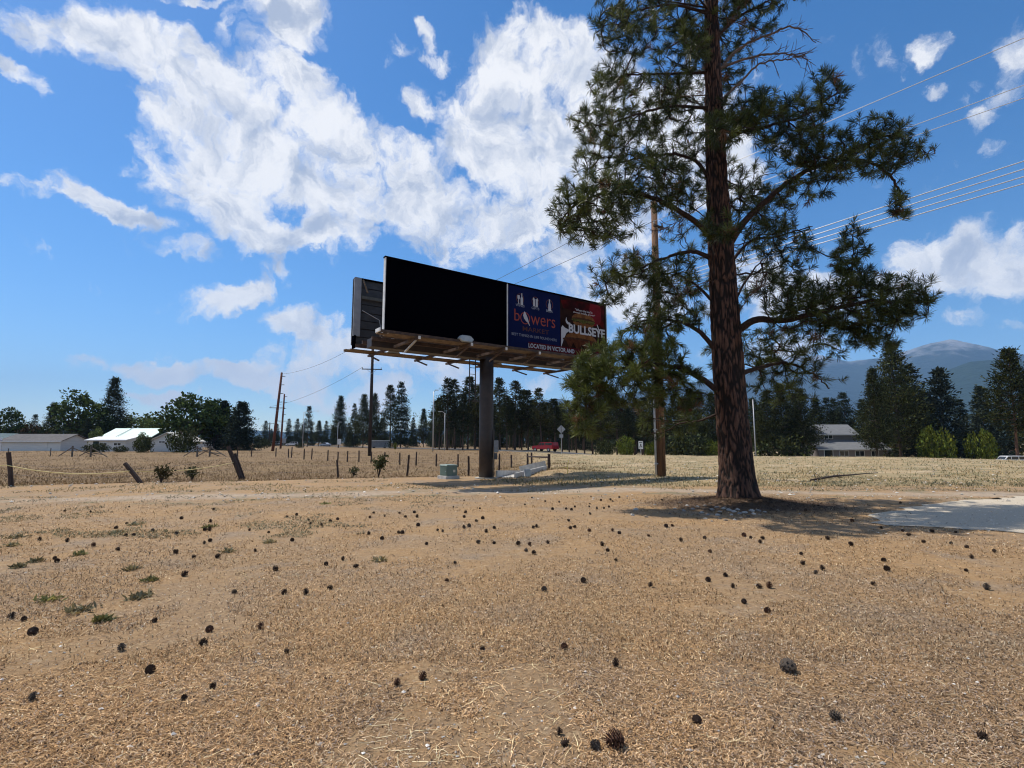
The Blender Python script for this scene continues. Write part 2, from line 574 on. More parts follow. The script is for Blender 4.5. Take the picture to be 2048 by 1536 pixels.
duff_shade = gmix(gramp(gn(30, 8, .75), .45, .6), (.085, .058, .042), (.20, .135, .085))  # brown duff, its colour darkened further to stand for crown shade
col = gmix(gramp(gmul(dat.outputs['Fac'], gmul(gn(4, 6), .5, 'ADD')), .18, .5), col, duff_shade)
L_(col, b.inputs['Base Color'])
b.inputs['Roughness'].default_value = .92
b.inputs['Specular IOR Level'].default_value = .12
bp = nd(nt, 'ShaderNodeBump'); bp.inputs['Strength'].default_value = .8; bp.inputs['Distance'].default_value = .035
hgt = gmul(gmul(gn(24, 10, .75), 1.0), gmul(gn(4, 6), .8), 'ADD')
L_(hgt, bp.inputs['Height']); L_(bp.outputs[0], b.inputs['Normal'])
ground = link('ground', gme, None, gm)
tag(ground, kind='structure')


# ------------------------------------------------------------------ mountains
def ridge(name, crest, R0, wf, wb, rough_amp, seed, mat):
    """terrain ridge: crest line given by photo pixels at distance R0, slopes falling to both sides"""
    A = np.array([azel(px, py) for px, py in crest])
    az = np.linspace(A[0, 0], A[-1, 0], 420)
    el = np.interp(az, A[:, 0], A[:, 1])
    t = np.concatenate([np.linspace(-1, 0, 46), np.linspace(0, 1, 18)[1:]])
    AZg, Tg = np.meshgrid(az, t)
    ELg = np.tile(el, (len(t), 1))
    Rg = R0 + np.where(Tg < 0, Tg * wf, Tg * wb)
    X, Y = np.sin(AZg) * Rg, np.cos(AZg) * Rg
    prof = np.clip(1 - np.abs(Tg), 0, 1) ** 1.12
    Hc = R0 * np.tan(ELg)
    n = np.zeros_like(X)
    for k, (s, a) in enumerate(((1500, 1), (700, .55), (330, .3), (150, .16), (70, .08))):
        n += a * (1 - np.abs(2 * vnoise(X + 0.35 * Y, Y * .55, s, seed + k) - 1) * 1.35)
    fade = np.clip(1 - prof, 0, 1) ** .55 * np.clip(prof * 3, 0, 1)
    n2 = (vnoise(X, Y, 90, seed + 9) - .5) + (vnoise(X, Y, 40, seed + 10) - .5) * .6
    Z = Hc * prof + rough_amp * (n - .9) * fade + n2 * rough_amp * .10 - 3
    V = np.stack([X, Y, Z], -1).reshape(-1, 3)
    nx_, ny_ = len(az), len(t)
    i_, j_ = np.meshgrid(np.arange(nx_ - 1), np.arange(ny_ - 1))
    q = (j_ * nx_ + i_).ravel()
    me = npmesh(name, V, np.stack([q, q + 1, q + nx_ + 1, q + nx_], 1), 4, None, True)
    return tag(link(name, me, None, mat), kind='structure')


def mountmat(name, forest, rock, z0, z1):
    m, nt, b = newmat(name)
    tc = nd(nt, 'ShaderNodeTexCoord'); sx = nd(nt, 'ShaderNodeSeparateXYZ'); nt.links.new(tc.outputs['Object'], sx.inputs[0])
    no = nd(nt, 'ShaderNodeTexNoise'); no.inputs['Scale'].default_value = .004; no.inputs['Detail'].default_value = 9; no.inputs['Roughness'].default_value = .65
    nt.links.new(tc.outputs['Object'], no.inputs['Vector'])
    ad = nd(nt, 'ShaderNodeMath', operation='MULTIPLY_ADD'); ad.inputs[1].default_value = 900; nt.links.new(no.outputs['Fac'], ad.inputs[0]); nt.links.new(sx.outputs[2], ad.inputs[2])
    mr = nd(nt, 'ShaderNodeMapRange', interpolation_type='SMOOTHSTEP'); mr.inputs['From Min'].default_value = z0 + 450; mr.inputs['From Max'].default_value = z1 + 450
    nt.links.new(ad.outputs[0], mr.inputs['Value'])
    n2 = nd(nt, 'ShaderNodeTexNoise'); n2.inputs['Scale'].default_value = .02; n2.inputs['Detail'].default_value = 8; nt.links.new(tc.outputs['Object'], n2.inputs['Vector'])
    fr = nd(nt, 'ShaderNodeMix', data_type='RGBA'); fr.inputs['A'].default_value = (*forest, 1); fr.inputs['B'].default_value = (*[c * .45 for c in forest], 1); nt.links.new(n2.outputs['Fac'], fr.inputs['Factor'])
    mx = nd(nt, 'ShaderNodeMix', data_type='RGBA'); nt.links.new(mr.outputs[0], mx.inputs['Factor']); nt.links.new(fr.outputs['Result'], mx.inputs['A']); mx.inputs['B'].default_value = (*rock, 1)
    nt.links.new(mx.outputs['Result'], b.inputs['Base Color']); b.inputs['Roughness'].default_value = .95; b.inputs['Specular IOR Level'].default_value = .05
    bp = nd(nt, 'ShaderNodeBump'); bp.inputs['Strength'].default_value = 1; bp.inputs['Distance'].default_value = 25; nt.links.new(n2.outputs['Fac'], bp.inputs['Height']); nt.links.new(bp.outputs[0], b.inputs['Normal'])
    return m


ridge('mountain_range', [(-700, 878), (-200, 876), (300, 874), (600, 871), (640, 866), (700, 868), (850, 856), (885, 840), (930, 846), (1000, 836), (1080, 803), (1110, 797), (1160, 803), (1250, 785), (1340, 775), (1450, 750), (1560, 718), (1640, 710), (1700, 722), (1780, 712), (1830, 695), (1870, 684), (1905, 679), (1950, 688), (2000, 700), (2048, 708), (2150, 722), (2400, 740), (2800, 760), (3400, 800)],
      9000, 2900, 2000, 170, 21, mountmat('far mountain', (.022, .036, .026), (.25, .245, .25), 1080, 1420))
ridge('foothill', [(1420, 884), (1560, 868), (1650, 846), (1740, 815), (1800, 790), (1840, 768), (1890, 741), (1940, 723), (1990, 718), (2048, 722), (2120, 732), (2400, 760), (2800, 820), (3300, 870)],
      5200, 1300, 1200, 60, 40, mountmat('foothill forest', (.026, .045, .026), (.06, .075, .04), 900, 1500))

# the summer air: thin, even haze round everything
hz = MB().box((0, 4500, 760), (24000, 15000, 1534)).build('haze', None)
tag(hz, kind='stuff')
hm = bpy.data.materials.new('thin haze'); hm.use_nodes = True
hm.node_tree.nodes.remove(hm.node_tree.nodes['Principled BSDF'])
pv = nd(hm.node_tree, 'ShaderNodeVolumePrincipled')
pv.inputs['Color'].default_value = (.34, .60, 1.0, 1)
pv.inputs['Density'].default_value = 7.5e-5
pv.inputs['Anisotropy'].default_value = 0.0
hm.node_tree.links.new(pv.outputs[0], hm.node_tree.nodes['Material Output'].inputs['Volume'])
hz.data.materials.append(hm)

# ------------------------------------------------------------------ driveway and highway
def sheet(name, pts, mat, z, kind='structure'):
    bm = bmesh.new()
    vv = [bm.verts.new((p[0], p[1], z)) for p in pts]
    bm.faces.new(vv)
    bmesh.ops.triangulate(bm, faces=bm.faces)
    me = bpy.data.meshes.new(name); bm.to_mesh(me); bm.free()
    return tag(link(name, me, None, mat), kind=kind)


dpx = [(2900, 935), (2500, 955), (2250, 975), (2048, 991), (1980, 996), (1920, 1001), (1870, 1006), (1825, 1012), (1785, 1020), (1756, 1028), (1738, 1036), (1742, 1042), (1780, 1047), (1850, 1052), (1940, 1057), (2048, 1064), (2250, 1078), (2600, 1100), (3200, 1140)]
dpts = []
for i, (px, py) in enumerate(dpx):
    dpts.append(atz(px, py, .03))
dense = []
for a, b_ in zip(dpts[:-1], dpts[1:]):
    nseg = max(2, int(np.linalg.norm(b_ - a) / .12))
    for k in range(nseg):
        p = a + (b_ - a) * k / nseg
        dense.append(p + np.array([(vnoise(p[0], p[1], .45, 31) - .5) * .45, (vnoise(p[0], p[1], .45, 32) - .5) * .45, 0]))
dense.append(dpts[-1])
dense += [np.array([60., 2, 0]), np.array([60., 25, 0])]
driveway = sheet('gravel_driveway', dense, M('pale gravel', (.54, .465, .36), (.42, .36, .28), 55, .97, .25, 90, spec=.02, contrast=(.35, .65)), .012)

ROAD = np.array([(-330, 640), (-190, 420), (-92, 252), (-34, 152), (8, 97), (34, 84), (75, 84), (140, 100), (330, 160)], float)


def catmull(P, n=12):
    out = []
    Q = np.vstack([2 * P[0] - P[1], P, 2 * P[-1] - P[-2]])
    for i in range(1, len(Q) - 2):
        for k in range(n):
            t = k / n
            out.append(.5 * ((2 * Q[i]) + (-Q[i - 1] + Q[i + 1]) * t + (2 * Q[i - 1] - 5 * Q[i] + 4 * Q[i + 1] - Q[i + 2]) * t * t + (-Q[i - 1] + 3 * Q[i] - 3 * Q[i + 1] + Q[i + 2]) * t ** 3))
    out.append(Q[-2])
    return np.array(out)


RC = catmull(ROAD)
RT = np.gradient(RC, axis=0); RT /= np.linalg.norm(RT, axis=1)[:, None]
RN = np.stack([-RT[:, 1], RT[:, 0]], 1)


def strip(name, off0, off1, lift, mat, dash=None):
    V, Fc = [], []
    for i in range(len(RC)):
        for o in (off0, off1):
            p = RC[i] + RN[i] * o
            V.append((p[0], p[1], gz1(RC[i][0], RC[i][1]) + lift))
    for i in range(len(RC) - 1):
        if dash and i % 2: continue
        Fc.append((2 * i, 2 * i + 1, 2 * i + 3, 2 * i + 2))
    me = bpy.data.meshes.new(name); me.from_pydata(V, [], Fc); me.update()
    return tag(link(name, me, None, mat), kind='structure')


strip('highway', -5.2, 5.2, .10, M('asphalt', (.075, .075, .078), (.055, .055, .057), 3, .9, .3, 40))
for nm, o0, o1, c in (('road_edge_line', -4.6, -4.45, 'w'), ('road_edge_line', 4.45, 4.6, 'w'), ('road_centre_line', -.12, .12, 'y')):
    strip(nm, o0, o1, .106, M('road paint white', (.7, .7, .68), (.55, .55, .54), 4) if c == 'w' else M('road paint yellow', (.65, .45, .08), (.5, .36, .08), 4))


# ------------------------------------------------------------------ leaves
def quads_from(P, D, S, length, width, col, bend=None):
    """one pointed leaf per row: base P, direction D, side S"""
    n = len(P)
    L, Wd = np.asarray(length).reshape(-1, 1), np.asarray(width).reshape(-1, 1)
    a = P; b = P + D * L * .45 + S * Wd; c = P + D * L; d = P + D * L * .45 - S * Wd
    V = np.stack([a, b, c, d], 1).reshape(-1, 3)
    Fq = np.arange(4 * n).reshape(-1, 4)
    return V, Fq, np.repeat(np.asarray(col), 4, axis=0)


def unit(v):
    return v / (np.linalg.norm(v, axis=-1, keepdims=True) + 1e-9)


def leafcloud(name, P, out, size, base, rg, jitter=.45, wfac=.28):
    n = len(P)
    D = unit(out + rg.normal(0, .55, (n, 3)))
    S = unit(np.cross(D, rg.normal(0, 1, (n, 3))))
    br = .78 * np.exp(rg.normal(0, jitter, (n, 1)))
    warm = rg.random((n, 1))
    c = np.array(base)[None] * br * np.concatenate([1 + .35 * warm, np.ones((n, 1)), 1 - .35 * warm], 1)
    ln = size * rg.uniform(.6, 1.4, n)
    V, Fq, C = quads_from(P, D, S, ln, ln * wfac, np.clip(c, .003, .8))
    return npmesh(name, V, Fq, 4, C)


BARK_FAR = M('far bark', (.10, .065, .045), (.05, .036, .028), 2.5, .9, .4, 12, stretch=(3, 3, .6))
BARK_RED = M('reddish pine bark', (.19, .095, .055), (.09, .05, .035), 2.5, .9, .4, 12, stretch=(3, 3, .6))
LEAF_FAR = leafmat('far foliage', .14, .8, .12, .04)


def conifer_proto(h, r, bare, nb, nl, base, seed, pine=False, size=.55, taper=.8, trunk_mat=None, ragged=.25):
    rg = np.random.default_rng(seed)
    root = empty('conifer_tree')
    tr = MB()
    tw = .022 * h / 2 * (1.15 if pine else .9)
    lean = rg.normal(0, .012, 2)
    pts = [np.array([lean[0] * z + .05 * math.sin(z * .7 + seed), lean[1] * z, z]) for z in np.linspace(-1.0, h * .99, 9)]
    tr.tube(pts, list(np.linspace(tw * 1.15, .03, 9)), 8)
    P, O = [], []
    for k in range(nb):
        t = bare + (1 - bare) * (rg.random() ** (1.15 if not pine else .95)) if k > 6 else 1 - .01 * k - .01
        if k > 6:
            nw = 17 if not pine else 15
            t = bare + (1 - bare) * min(.985, (math.floor((t - bare) / (1 - bare) * nw) + .5 + rg.normal(0, .16)) / nw)
        s = max(0.0, (t - bare) / (1 - bare))
        if pine:
            prof = (min(1, s * 4 + .35)) * (1 - s ** pine * .93)
        else:
            prof = (1 - s) ** taper * .97 + .03
        Lb = r * prof * (1 + rg.normal(0, ragged)) + .12
        az = rg.random() * 2 * math.pi
        zb = t * h
        droop = (-.35 if not pine else .12) * (1 - s) + (.35 * s) + rg.normal(0, .12)
        d = np.array([math.cos(az), math.sin(az), droop]); d /= np.linalg.norm(d)
        n = max(5, int(2.3 * nl * (Lb / r + .25)))
        u = rg.uniform(.15 if not pine else .42, 1, n) ** (.8)
        sp = (.10 + .13 * u) * r * (.9 if not pine else 1.0) * (.28 + .72 * min(1, Lb / r))
        q = np.array([lean[0] * zb, lean[1] * zb, zb]) + d * (u * Lb)[:, None] + rg.normal(0, 1, (n, 3)) * sp[:, None] * np.array([1, 1, .55])
        if pine: q[:, 2] += .12 * r * (u ** 2)
        P.append(q); O.append(np.tile(d + np.array([0, 0, .35]), (n, 1)))
        if pine and rg.random() < .5 or rg.random() < .15:
            tr.tube([(0 + lean[0] * zb, lean[1] * zb, zb), tuple(np.array([lean[0] * zb, lean[1] * zb, zb]) + d * Lb * .8)], [.05, .015], 4, False)
    # a few dead stubs on the bare stem
    for k in range(int(bare * 16)):
        zb = rg.uniform(.12, max(.13, bare)) * h; az = rg.random() * 6.28
        tr.tube([(lean[0] * zb, lean[1] * zb, zb), (math.cos(az) * r * .35, math.sin(az) * r * .35, zb + rg.normal(0, .25))], [.03, .008], 3, False)
    tr.build('trunk', trunk_mat or BARK_FAR, root, smooth=True)
    me = leafcloud('crown', np.vstack(P), np.vstack(O), size, base, rg, .5, .17)
    link('crown', me, root, LEAF_FAR)
    return root


def broadleaf_proto(h, r, trunk_h, nclump, nl, base, seed, size=.5, name='broadleaf_tree', oval=1.0):
    rg = np.random.default_rng(seed)
    root = empty(name)
    tr = MB()
    P, O = [], []
    tops = []
    for k in range(nclump):
        v = unit(rg.normal(0, 1, 3)) * rg.uniform(.45, 1) ** .6
        c = np.array([v[0] * r, v[1] * r, trunk_h + (h - trunk_h) * (.5 + .5 * v[2])])
        c[:2] *= (1 - .35 * max(0, v[2]) ** 2 * oval)
        cr = r * rg.uniform(.22, .38)
        n = nl
        w = unit(rg.normal(0, 1, (n, 3))) * (rg.uniform(.3, 1, (n, 1)) ** .5) * cr
        w[:, 2] *= .75
        P.append(c + w); O.append(unit(w) + np.array([0, 0, .2]))
        tops.append(c)
    fork = trunk_h * .8
    tr.tube([(0, 0, -.5), (0.05, 0, fork * .6), (0, 0, fork)], [.05 * h * .45, .04 * h * .45, .034 * h * .45], 9)
    for c in tops[::2]:
        m = np.array([c[0] * .4, c[1] * .4, fork + (c[2] - fork) * .55])
        tr.tube([(0, 0, fork * .9), m, c], [.014 * h, .008 * h, .02], 5, False)
    tr.build('trunk', BARK_FAR, root, smooth=True)
    me = leafcloud('crown', np.vstack(P), np.vstack(O), size, base, rg, wfac=.42)
    link('crown', me, root, LEAF_FAR)
    return root


PROTO = {
    'grove0': (conifer_proto(18, 2.5, .34, 190, 17, (.046, .058, .030), 11, 1.4, .42, trunk_mat=BARK_FAR), 18),
    'grove1': (conifer_proto(18, 2.8, .28, 200, 17, (.040, .054, .028), 12, 1.2, .42, trunk_mat=BARK_FAR), 18),
    'grove2': (conifer_proto(18, 2.2, .40, 160, 17, (.050, .060, .030), 13, 1.6, .42, trunk_mat=BARK_FAR), 18),
    'grove3': (conifer_proto(18, 2.5, .24, 200, 15, (.038, .052, .030), 14, 1.1, .42, trunk_mat=BARK_FAR, ragged=.35), 18),
    'fir0': (conifer_proto(18, 3.0, .05, 340, 13, (.030, .045, .028), 15, False, .48), 18),
    'fir1': (conifer_proto(18, 3.4, .08, 350, 13, (.036, .051, .030), 16, False, .48, .7, ragged=.35), 18),
    'fat_pine': (conifer_proto(18, 4.4, .14, 420, 17, (.050, .064, .028), 17, 1.0, .45), 18),
    'fat_pine2': (conifer_proto(18, 3.8, .16, 400, 17, (.044, .058, .028), 18, .9, .45, ragged=.3), 18),
    'spruce': (conifer_proto(12, 4.2, .02, 330, 15, (.022, .034, .028), 19, False, .6, .75), 12),
    'blue_spruce': (conifer_proto(14, 3.6, .03, 300, 15, (.052, .078, .072), 20, False, .6, .85), 14),
    'red_pine': (conifer_proto(18, 3.2, .30, 260, 19, (.052, .068, .028), 21, 1.3, .45, trunk_mat=BARK_RED), 18),
    'broad0': (broadleaf_proto(11, 6.0, 2.4, 60, 55, (.042, .072, .026), 22, .6), 11),
    'broad1': (broadleaf_proto(14, 4.4, 3.2, 46, 48, (.055, .088, .030), 23, .6, oval=.4), 14),
    'broad2': (broadleaf_proto(8, 4.6, 1.0, 46, 50, (.085, .125, .050), 24, .5), 8),
    'bush': (broadleaf_proto(5.5, 4.2, .3, 44, 60, (.120, .165, .035), 25, .45, name='leafy_bush'), 5.5),
    'dark_bush': (broadleaf_proto(4.0, 4.6, .2, 40, 50, (.045, .060, .028), 26, .45, name='leafy_bush'), 4.0),
    'brown_bush': (broadleaf_proto(5.0, 4.0, .4, 34, 46, (.060, .045, .030), 27, .45, name='leafy_bush'), 5.0),
}
USED = set()


def plant_at(kind, px, top, Y, label, cat, group, wide=1.0, name=None):
    """put a tree whose tip shows at photo pixel (px, top), standing on the ground at depth Y"""
    proto, h = PROTO[kind]
    base = on(px, Y)
    tip = atY(px, top, Y)
    s = max(.15, (tip[2] - base[2]) / h)
    o = proto if kind not in USED else copy_tree(proto)
    USED.add(kind)
    if name: o.name = name
    o.location = tuple(base)
    o.rotation_euler = (0, 0, random.uniform(0, 6.28))
    sw = s * wide * random.uniform(.92, 1.08)
    o.scale = (sw, sw, s)
    tag(o, label, cat, group)
    return o


gl = 'tall dark pine with a bare lower stem in the grove behind the billboard pole'
gg = 'pines of the grove behind the billboard'
grove = [(880, 800, 118), (895, 763, 112), (911, 765, 120), (926, 790, 110), (936, 757, 116), (950, 775, 124), (962, 770, 112), (974, 788, 120), (1000, 762, 114), (1014, 790, 108),
         (1030, 763, 110), (1043, 785, 122), (1056, 782, 112), (1068, 800, 120), (1083, 777, 108), (1098, 806, 118), (1110, 798, 112), (1124, 812, 124), (1138, 806, 110), (1152, 800, 120),
         (1168, 812, 112), (1184, 796, 118), (1200, 806, 110), (1216, 800, 122), (1233, 794, 112), (1250, 804, 118), (1268, 792, 124), (1285, 800, 110), (1302, 796, 120)]
for i, (px, ty, Y) in enumerate(grove):
    lab = [t for lim, t in ((916, 'at the end of the grove beside the grey lamp posts'), (966, 'in the grove between the lamp posts and the billboard pole'), (1015, 'in the grove right behind the billboard pole'), (1062, 'in the grove between the billboard pole and the red pickup'), (1112, 'in the grove right behind the red pickup'), (1155, 'in the grove behind the diamond sign'), (9999, 'in the grove behind the lowest branch of the big pine')) if px < lim][0]
    look = 'tall dark pine' if ty < 770 else ('mid-height dark pine' if ty < 795 else 'shorter dark pine')
    plant_at('grove%d' % (i % 4), px, ty + random.uniform(-4, 4), Y, look + ' ' + lab, 'pine tree', gg, 1.22, 'pine_tree')
for i in range(34):       # the ranks behind, seen between the stems
    px = 868 + i * 13.5 + random.uniform(-5, 5)
    plant_at('grove%d' % ((i * 3 + 1) % 4), px, 812 + random.uniform(-10, 10), random.uniform(135, 170), 'pine standing deep in the shade of the grove behind the billboard', 'pine tree', 'pines deep in the grove', 1.15, 'pine_tree')
for i, (px, ty, Y, k) in enumerate([(1345, 792, 112, 'grove1'), (1362, 800, 118, 'grove3'), (1382, 782, 110, 'fat_pine'), (1404, 795, 116, 'grove3'), (1425, 790, 112, 'fat_pine2'),
                                    (1325, 806, 124, 'grove0'), (1440, 806, 122, 'grove1'), (1462, 800, 128, 'grove2')]):
    plant_at(k, px, ty, Y, ('bushy broad' if 'fat' in k else 'narrow') + ' dark pine standing between the utility pole and the big pine trunk', 'pine tree', 'pines behind the utility pole', 1.0, 'pine_tree')
for i, (px, ty, Y, k) in enumerate([(1508, 800, 112, 'fat_pine2'), (1535, 785, 108, 'fat_pine'), (1562, 772, 106, 'fat_pine2'), (1590, 790, 112, 'grove3'), (1602, 782, 106, 'fat_pine'), (1632, 800, 128, 'fat_pine2'), (1655, 796, 132, 'fir1'), (1520, 815, 130, 'grove1'), (1580, 812, 132, 'fir0'), (1488, 812, 126, 'grove0')]):
    plant_at(k, px, ty, Y, ('tall' if ty < 788 else 'lower') + ' dense dark pine between the big pine trunk and the grey house', 'pine tree', 'pines left of the grey house', .95, 'pine_tree')
for (px, ty, Y, k, w, lab, nm) in [
    (1795, 694, 98, 'fat_pine', .95, 'tallest dense pine, right beside the grey house', 'pine_tree'),
    (1748, 742, 92, 'fat_pine2', .85, 'broad bushy pine growing in front of the grey house', 'pine_tree'),
    (1822, 730, 102, 'fir1', 1.1, 'dark fir pressed close behind the tallest pine', 'fir_tree'),
    (1772, 770, 120, 'fir0', 1.2, 'shaded fir behind the bushy pine at the grey house', 'fir_tree'),
    (1850, 790, 110, 'fat_pine2', .9, 'lower dark pine behind the bright green bush', 'pine_tree'),
    (1886, 740, 96, 'blue_spruce', .85, 'blue-green spruce with a pointed top between two bright bushes', 'spruce_tree'),
    (1922, 800, 108, 'fir0', 1.2, 'low dark fir between the blue-green spruces', 'fir_tree'),
    (1966, 776, 96, 'blue_spruce', .9, 'shorter blue-green spruce beside the red-stemmed pine', 'spruce_tree'),
    (2000, 800, 104, 'fir1', 1.1, 'dark fir filling the gap by the red-stemmed pine', 'fir_tree'),
    (2026, 702, 88, 'red_pine', 1.0, 'tall pine with a bare reddish stem by the white van', 'pine_tree'),
    (2075, 760, 96, 'fat_pine', 1.0, 'dense pine past the red-stemmed pine', 'pine_tree'),
    (2120, 740, 92, 'fir1', 1.2, 'tall dark fir past the red-stemmed pine', 'fir_tree'),
    (2190, 730, 96, 'fat_pine2', 1.1, 'broad pine at the far end of the right tree row', 'pine_tree'),
    (1690, 786, 134, 'fir1', 1.1, 'dark fir showing over the roof of the grey house', 'fir_tree'),
    (1668, 800, 138, 'grove1', 1.1, 'thin pine rising behind the grey house roof', 'pine_tree'),
    (1722, 800, 130, 'fir0', 1.3, 'broad fir behind the right end of the grey house', 'fir_tree'),
]:
    plant_at(k, px, ty, Y, lab, nm.replace('_', ' '), None, w, nm)
for (px, ty, Y, k, w, lab) in [
    (1862, 853, 88, 'bush', .50, 'bright yellow-green round bush in front of the blue-green spruce'),
    (1958, 860, 90, 'bush', .38, 'smaller bright green bush between the two spruces'),
    (1250, 872, 104, 'bush', .5, 'bright green bush at the grove edge left of the white lane sign'),
    (1302, 882, 100, 'bush', .5, 'low green bush between the lane sign and utility pole'),
    (1425, 880, 102, 'bush', .5, 'small light green bush peeping left of the big pine trunk'),
    (1205, 884, 102, 'dark_bush', .6, 'dull grey-green thicket at the foot of the grove'),
    (1375, 872, 106, 'dark_bush', .8, 'dark thicket between the utility pole and big trunk'),
    (1560, 878, 104, 'dark_bush', .8, 'dark thicket right of the pale lamp post'),
]:
    plant_at(k, px, ty, Y, lab, 'bush', None, w, 'leafy_bush')

# middle distance left of the billboard
ml, mg = 'small far conifer beyond the cars on the highway', 'far conifers beyond the highway cars'
for i, (px, ty, Y, k) in enumerate([(533, 842, 235, 'fir1'), (556, 848, 240, 'fir0'), (580, 838, 230, 'fir0'), (596, 838, 235, 'fir1'), (640, 843, 225, 'fat_pine2'), (654, 842, 230, 'fir0'), (668, 850, 240, 'fir1'), (607, 852, 245, 'fat_pine'), (545, 858, 250, 'fir1'), (625, 856, 248, 'fir0')]):
    plant_at(k, px, ty, Y, ml, 'fir tree', mg, 1.0, 'fir_tree')
for (px, ty, Y, k, w, lab) in [
    (617, 814, 185, 'grove3', 1.0, 'lone tall pine with a rounded top beside the far power poles'),
    (680, 795, 165, 'fat_pine2', .9, 'tall broad pine left of the dark power pole'),
    (710, 808, 172, 'fir1', .8, 'slim pine between the broad pine and the dark power pole'),
    (728, 792, 160, 'fat_pine', .8, 'dense pine just left of the dark power pole'),
    (748, 790, 158, 'fat_pine2', .75, 'dense pine just right of the dark power pole'),
    (782, 773, 150, 'grove0', 1.0, 'slender pine, shorter one of a pair right of the dark power pole'),
    (803, 765, 148, 'fir1', .9, 'slender pine, taller one of a pair right of the dark power pole'),
    (828, 836, 190, 'fir0', 1.0, 'low round-topped conifer left of the grey lamp post'),
    (848, 820, 180, 'fat_pine2', .8, 'mid-height conifer left of the grey lamp post'),
    (862, 846, 185, 'fir1', .9, 'small conifer at the foot of the grey lamp post'),
    (765, 838, 180, 'fat_pine2', 1.2, 'dark shaded conifer behind the dark power pole'),
    (700, 846, 185, 'fir0', 1.3, 'dark low conifer left of the dark power pole'),
]:
    plant_at(k, px, ty, Y, lab, 'pine tree', None, w, 'pine_tree')
# around the farm buildings on the left
for (px, ty, Y, k, w, lab, nm) in [
    (15, 822, 120, 'broad0', .75, 'dark round tree at the end of the long white shed', 'broadleaf_tree'),
    (-60, 815, 125, 'broad0', .8, 'dark round tree past the end of the long white shed', 'broadleaf_tree'),
    (105, 808, 160, 'fat_pine2', .9, 'ragged pine behind the long white shed', 'pine_tree'),
    (72, 830, 175, 'grove3', 1.1, 'thin open pine behind the long white shed', 'pine_tree'),
    (152, 785, 135, 'broad1', 1.1, 'tall light green cottonwood beside the farm sheds', 'broadleaf_tree'),
    (225, 759, 145, 'fat_pine2', .95, 'tallest dark conifer standing over the mint roof', 'pine_tree'),
    (196, 815, 140, 'broad0', .7, 'dark green tree left of the mint roof', 'broadleaf_tree'),
    (180, 838, 128, 'fir0', 1.6, 'dark shaded conifer behind the low white shed', 'fir_tree'),
    (278, 829, 165, 'broad2', 1.1, 'pale green round tree behind the mint roof', 'broadleaf_tree'),
    (310, 838, 160, 'broad2', .9, 'small pale green tree left of the white gabled house', 'broadleaf_tree'),
    (385, 797, 112, 'broad0', .95, 'large round green tree standing right of the white gabled house', 'broadleaf_tree'),
    (432, 806, 116, 'broad0', .8, 'round green tree touching the two dark spruces', 'broadleaf_tree'),
    (449, 804, 118, 'spruce', .8, 'narrower dark spruce left in the pair by the far power poles', 'spruce_tree'),
    (484, 806, 108, 'spruce', .95, 'broad dark spruce right in the pair by the far power poles', 'spruce_tree'),
]:
    plant_at(k, px, ty, Y, lab, nm.replace('_', ' '), None, w, nm)
for (px, ty, Y, k, w, lab) in [
    (70, 853, 118, 'brown_bush', .7, 'brownish shrub behind the long white shed roof'),
    (100, 858, 120, 'dark_bush', .8, 'dark green shrub behind the long white shed roof'),
    (197, 857, 96, 'broad2', .45, 'pale green shrub against the left end of the mint roof'),
    (290, 866, 92, 'broad2', .5, 'pale green shrub against the right end of the mint roof'),
    (198, 889, 84, 'dark_bush', 1.3, 'low dark hedge in front of the low white shed'),
    (247, 893, 84, 'dark_bush', .9, 'low shrub in front of the shed windows'),
    (293, 878, 84, 'dark_bush', .55, 'dark shrub against the white gabled house'),
    (372, 862, 86, 'dark_bush', .6, 'large dull green shrub right of the white gabled house'),
    (525, 880, 150, 'dark_bush', 1.0, 'small round shrub by the base of the far power poles'),
    (603, 886, 160, 'dark_bush', .8, 'dark shrub beside the white car on the highway'),
    (792, 885, 120, 'bush', .28, 'thin green sapling under the slender pine pair'),
]:
    plant_at(k, px, ty, Y, lab, 'bush', None, w, 'leafy_bush')

for i in range(26):       # young firs shutting the view under the grove
    px = 880 + i * 21 + random.uniform(-8, 8)
    plant_at('fir%d' % (i % 2), px, 848 + random.uniform(-8, 12), random.uniform(150, 185), 'young fir in the dark undergrowth at the back of the grove', 'fir tree', 'young firs at the back of the grove', 1.9, 'fir_tree')
# hidden low woods behind everything so that no bare horizon shows
fw = np.random.default_rng(90)
P, O = [], []
for i in range(1500):
    a = fw.uniform(-1.0, 1.2); rr = fw.uniform(300, 520) if a < -.15 else fw.uniform(200, 330)
    hh = fw.uniform(3, 7.5) * (1.0 + .6 * (a > -.12))
    c = np.array([math.sin(a) * rr, math.cos(a) * rr, 0.0]); c[2] = gz1(c[0], c[1])
    n = 26
    t = fw.random(n) ** .8
    q = c + np.stack([fw.normal(0, 1, n) * 1.5 * (1.1 - t), fw.normal(0, 1, n) * 1.5 * (1.1 - t), t * hh], 1)
    P.append(q); O.append(np.tile([0, 0, 1.0], (n, 1)))
tag(link('far_woods', leafcloud('far_woods', np.vstack(P), np.vstack(O), 1.5, (.040, .058, .036), fw), None, LEAF_FAR), kind='stuff', label='far dark strip of woods along the horizon')

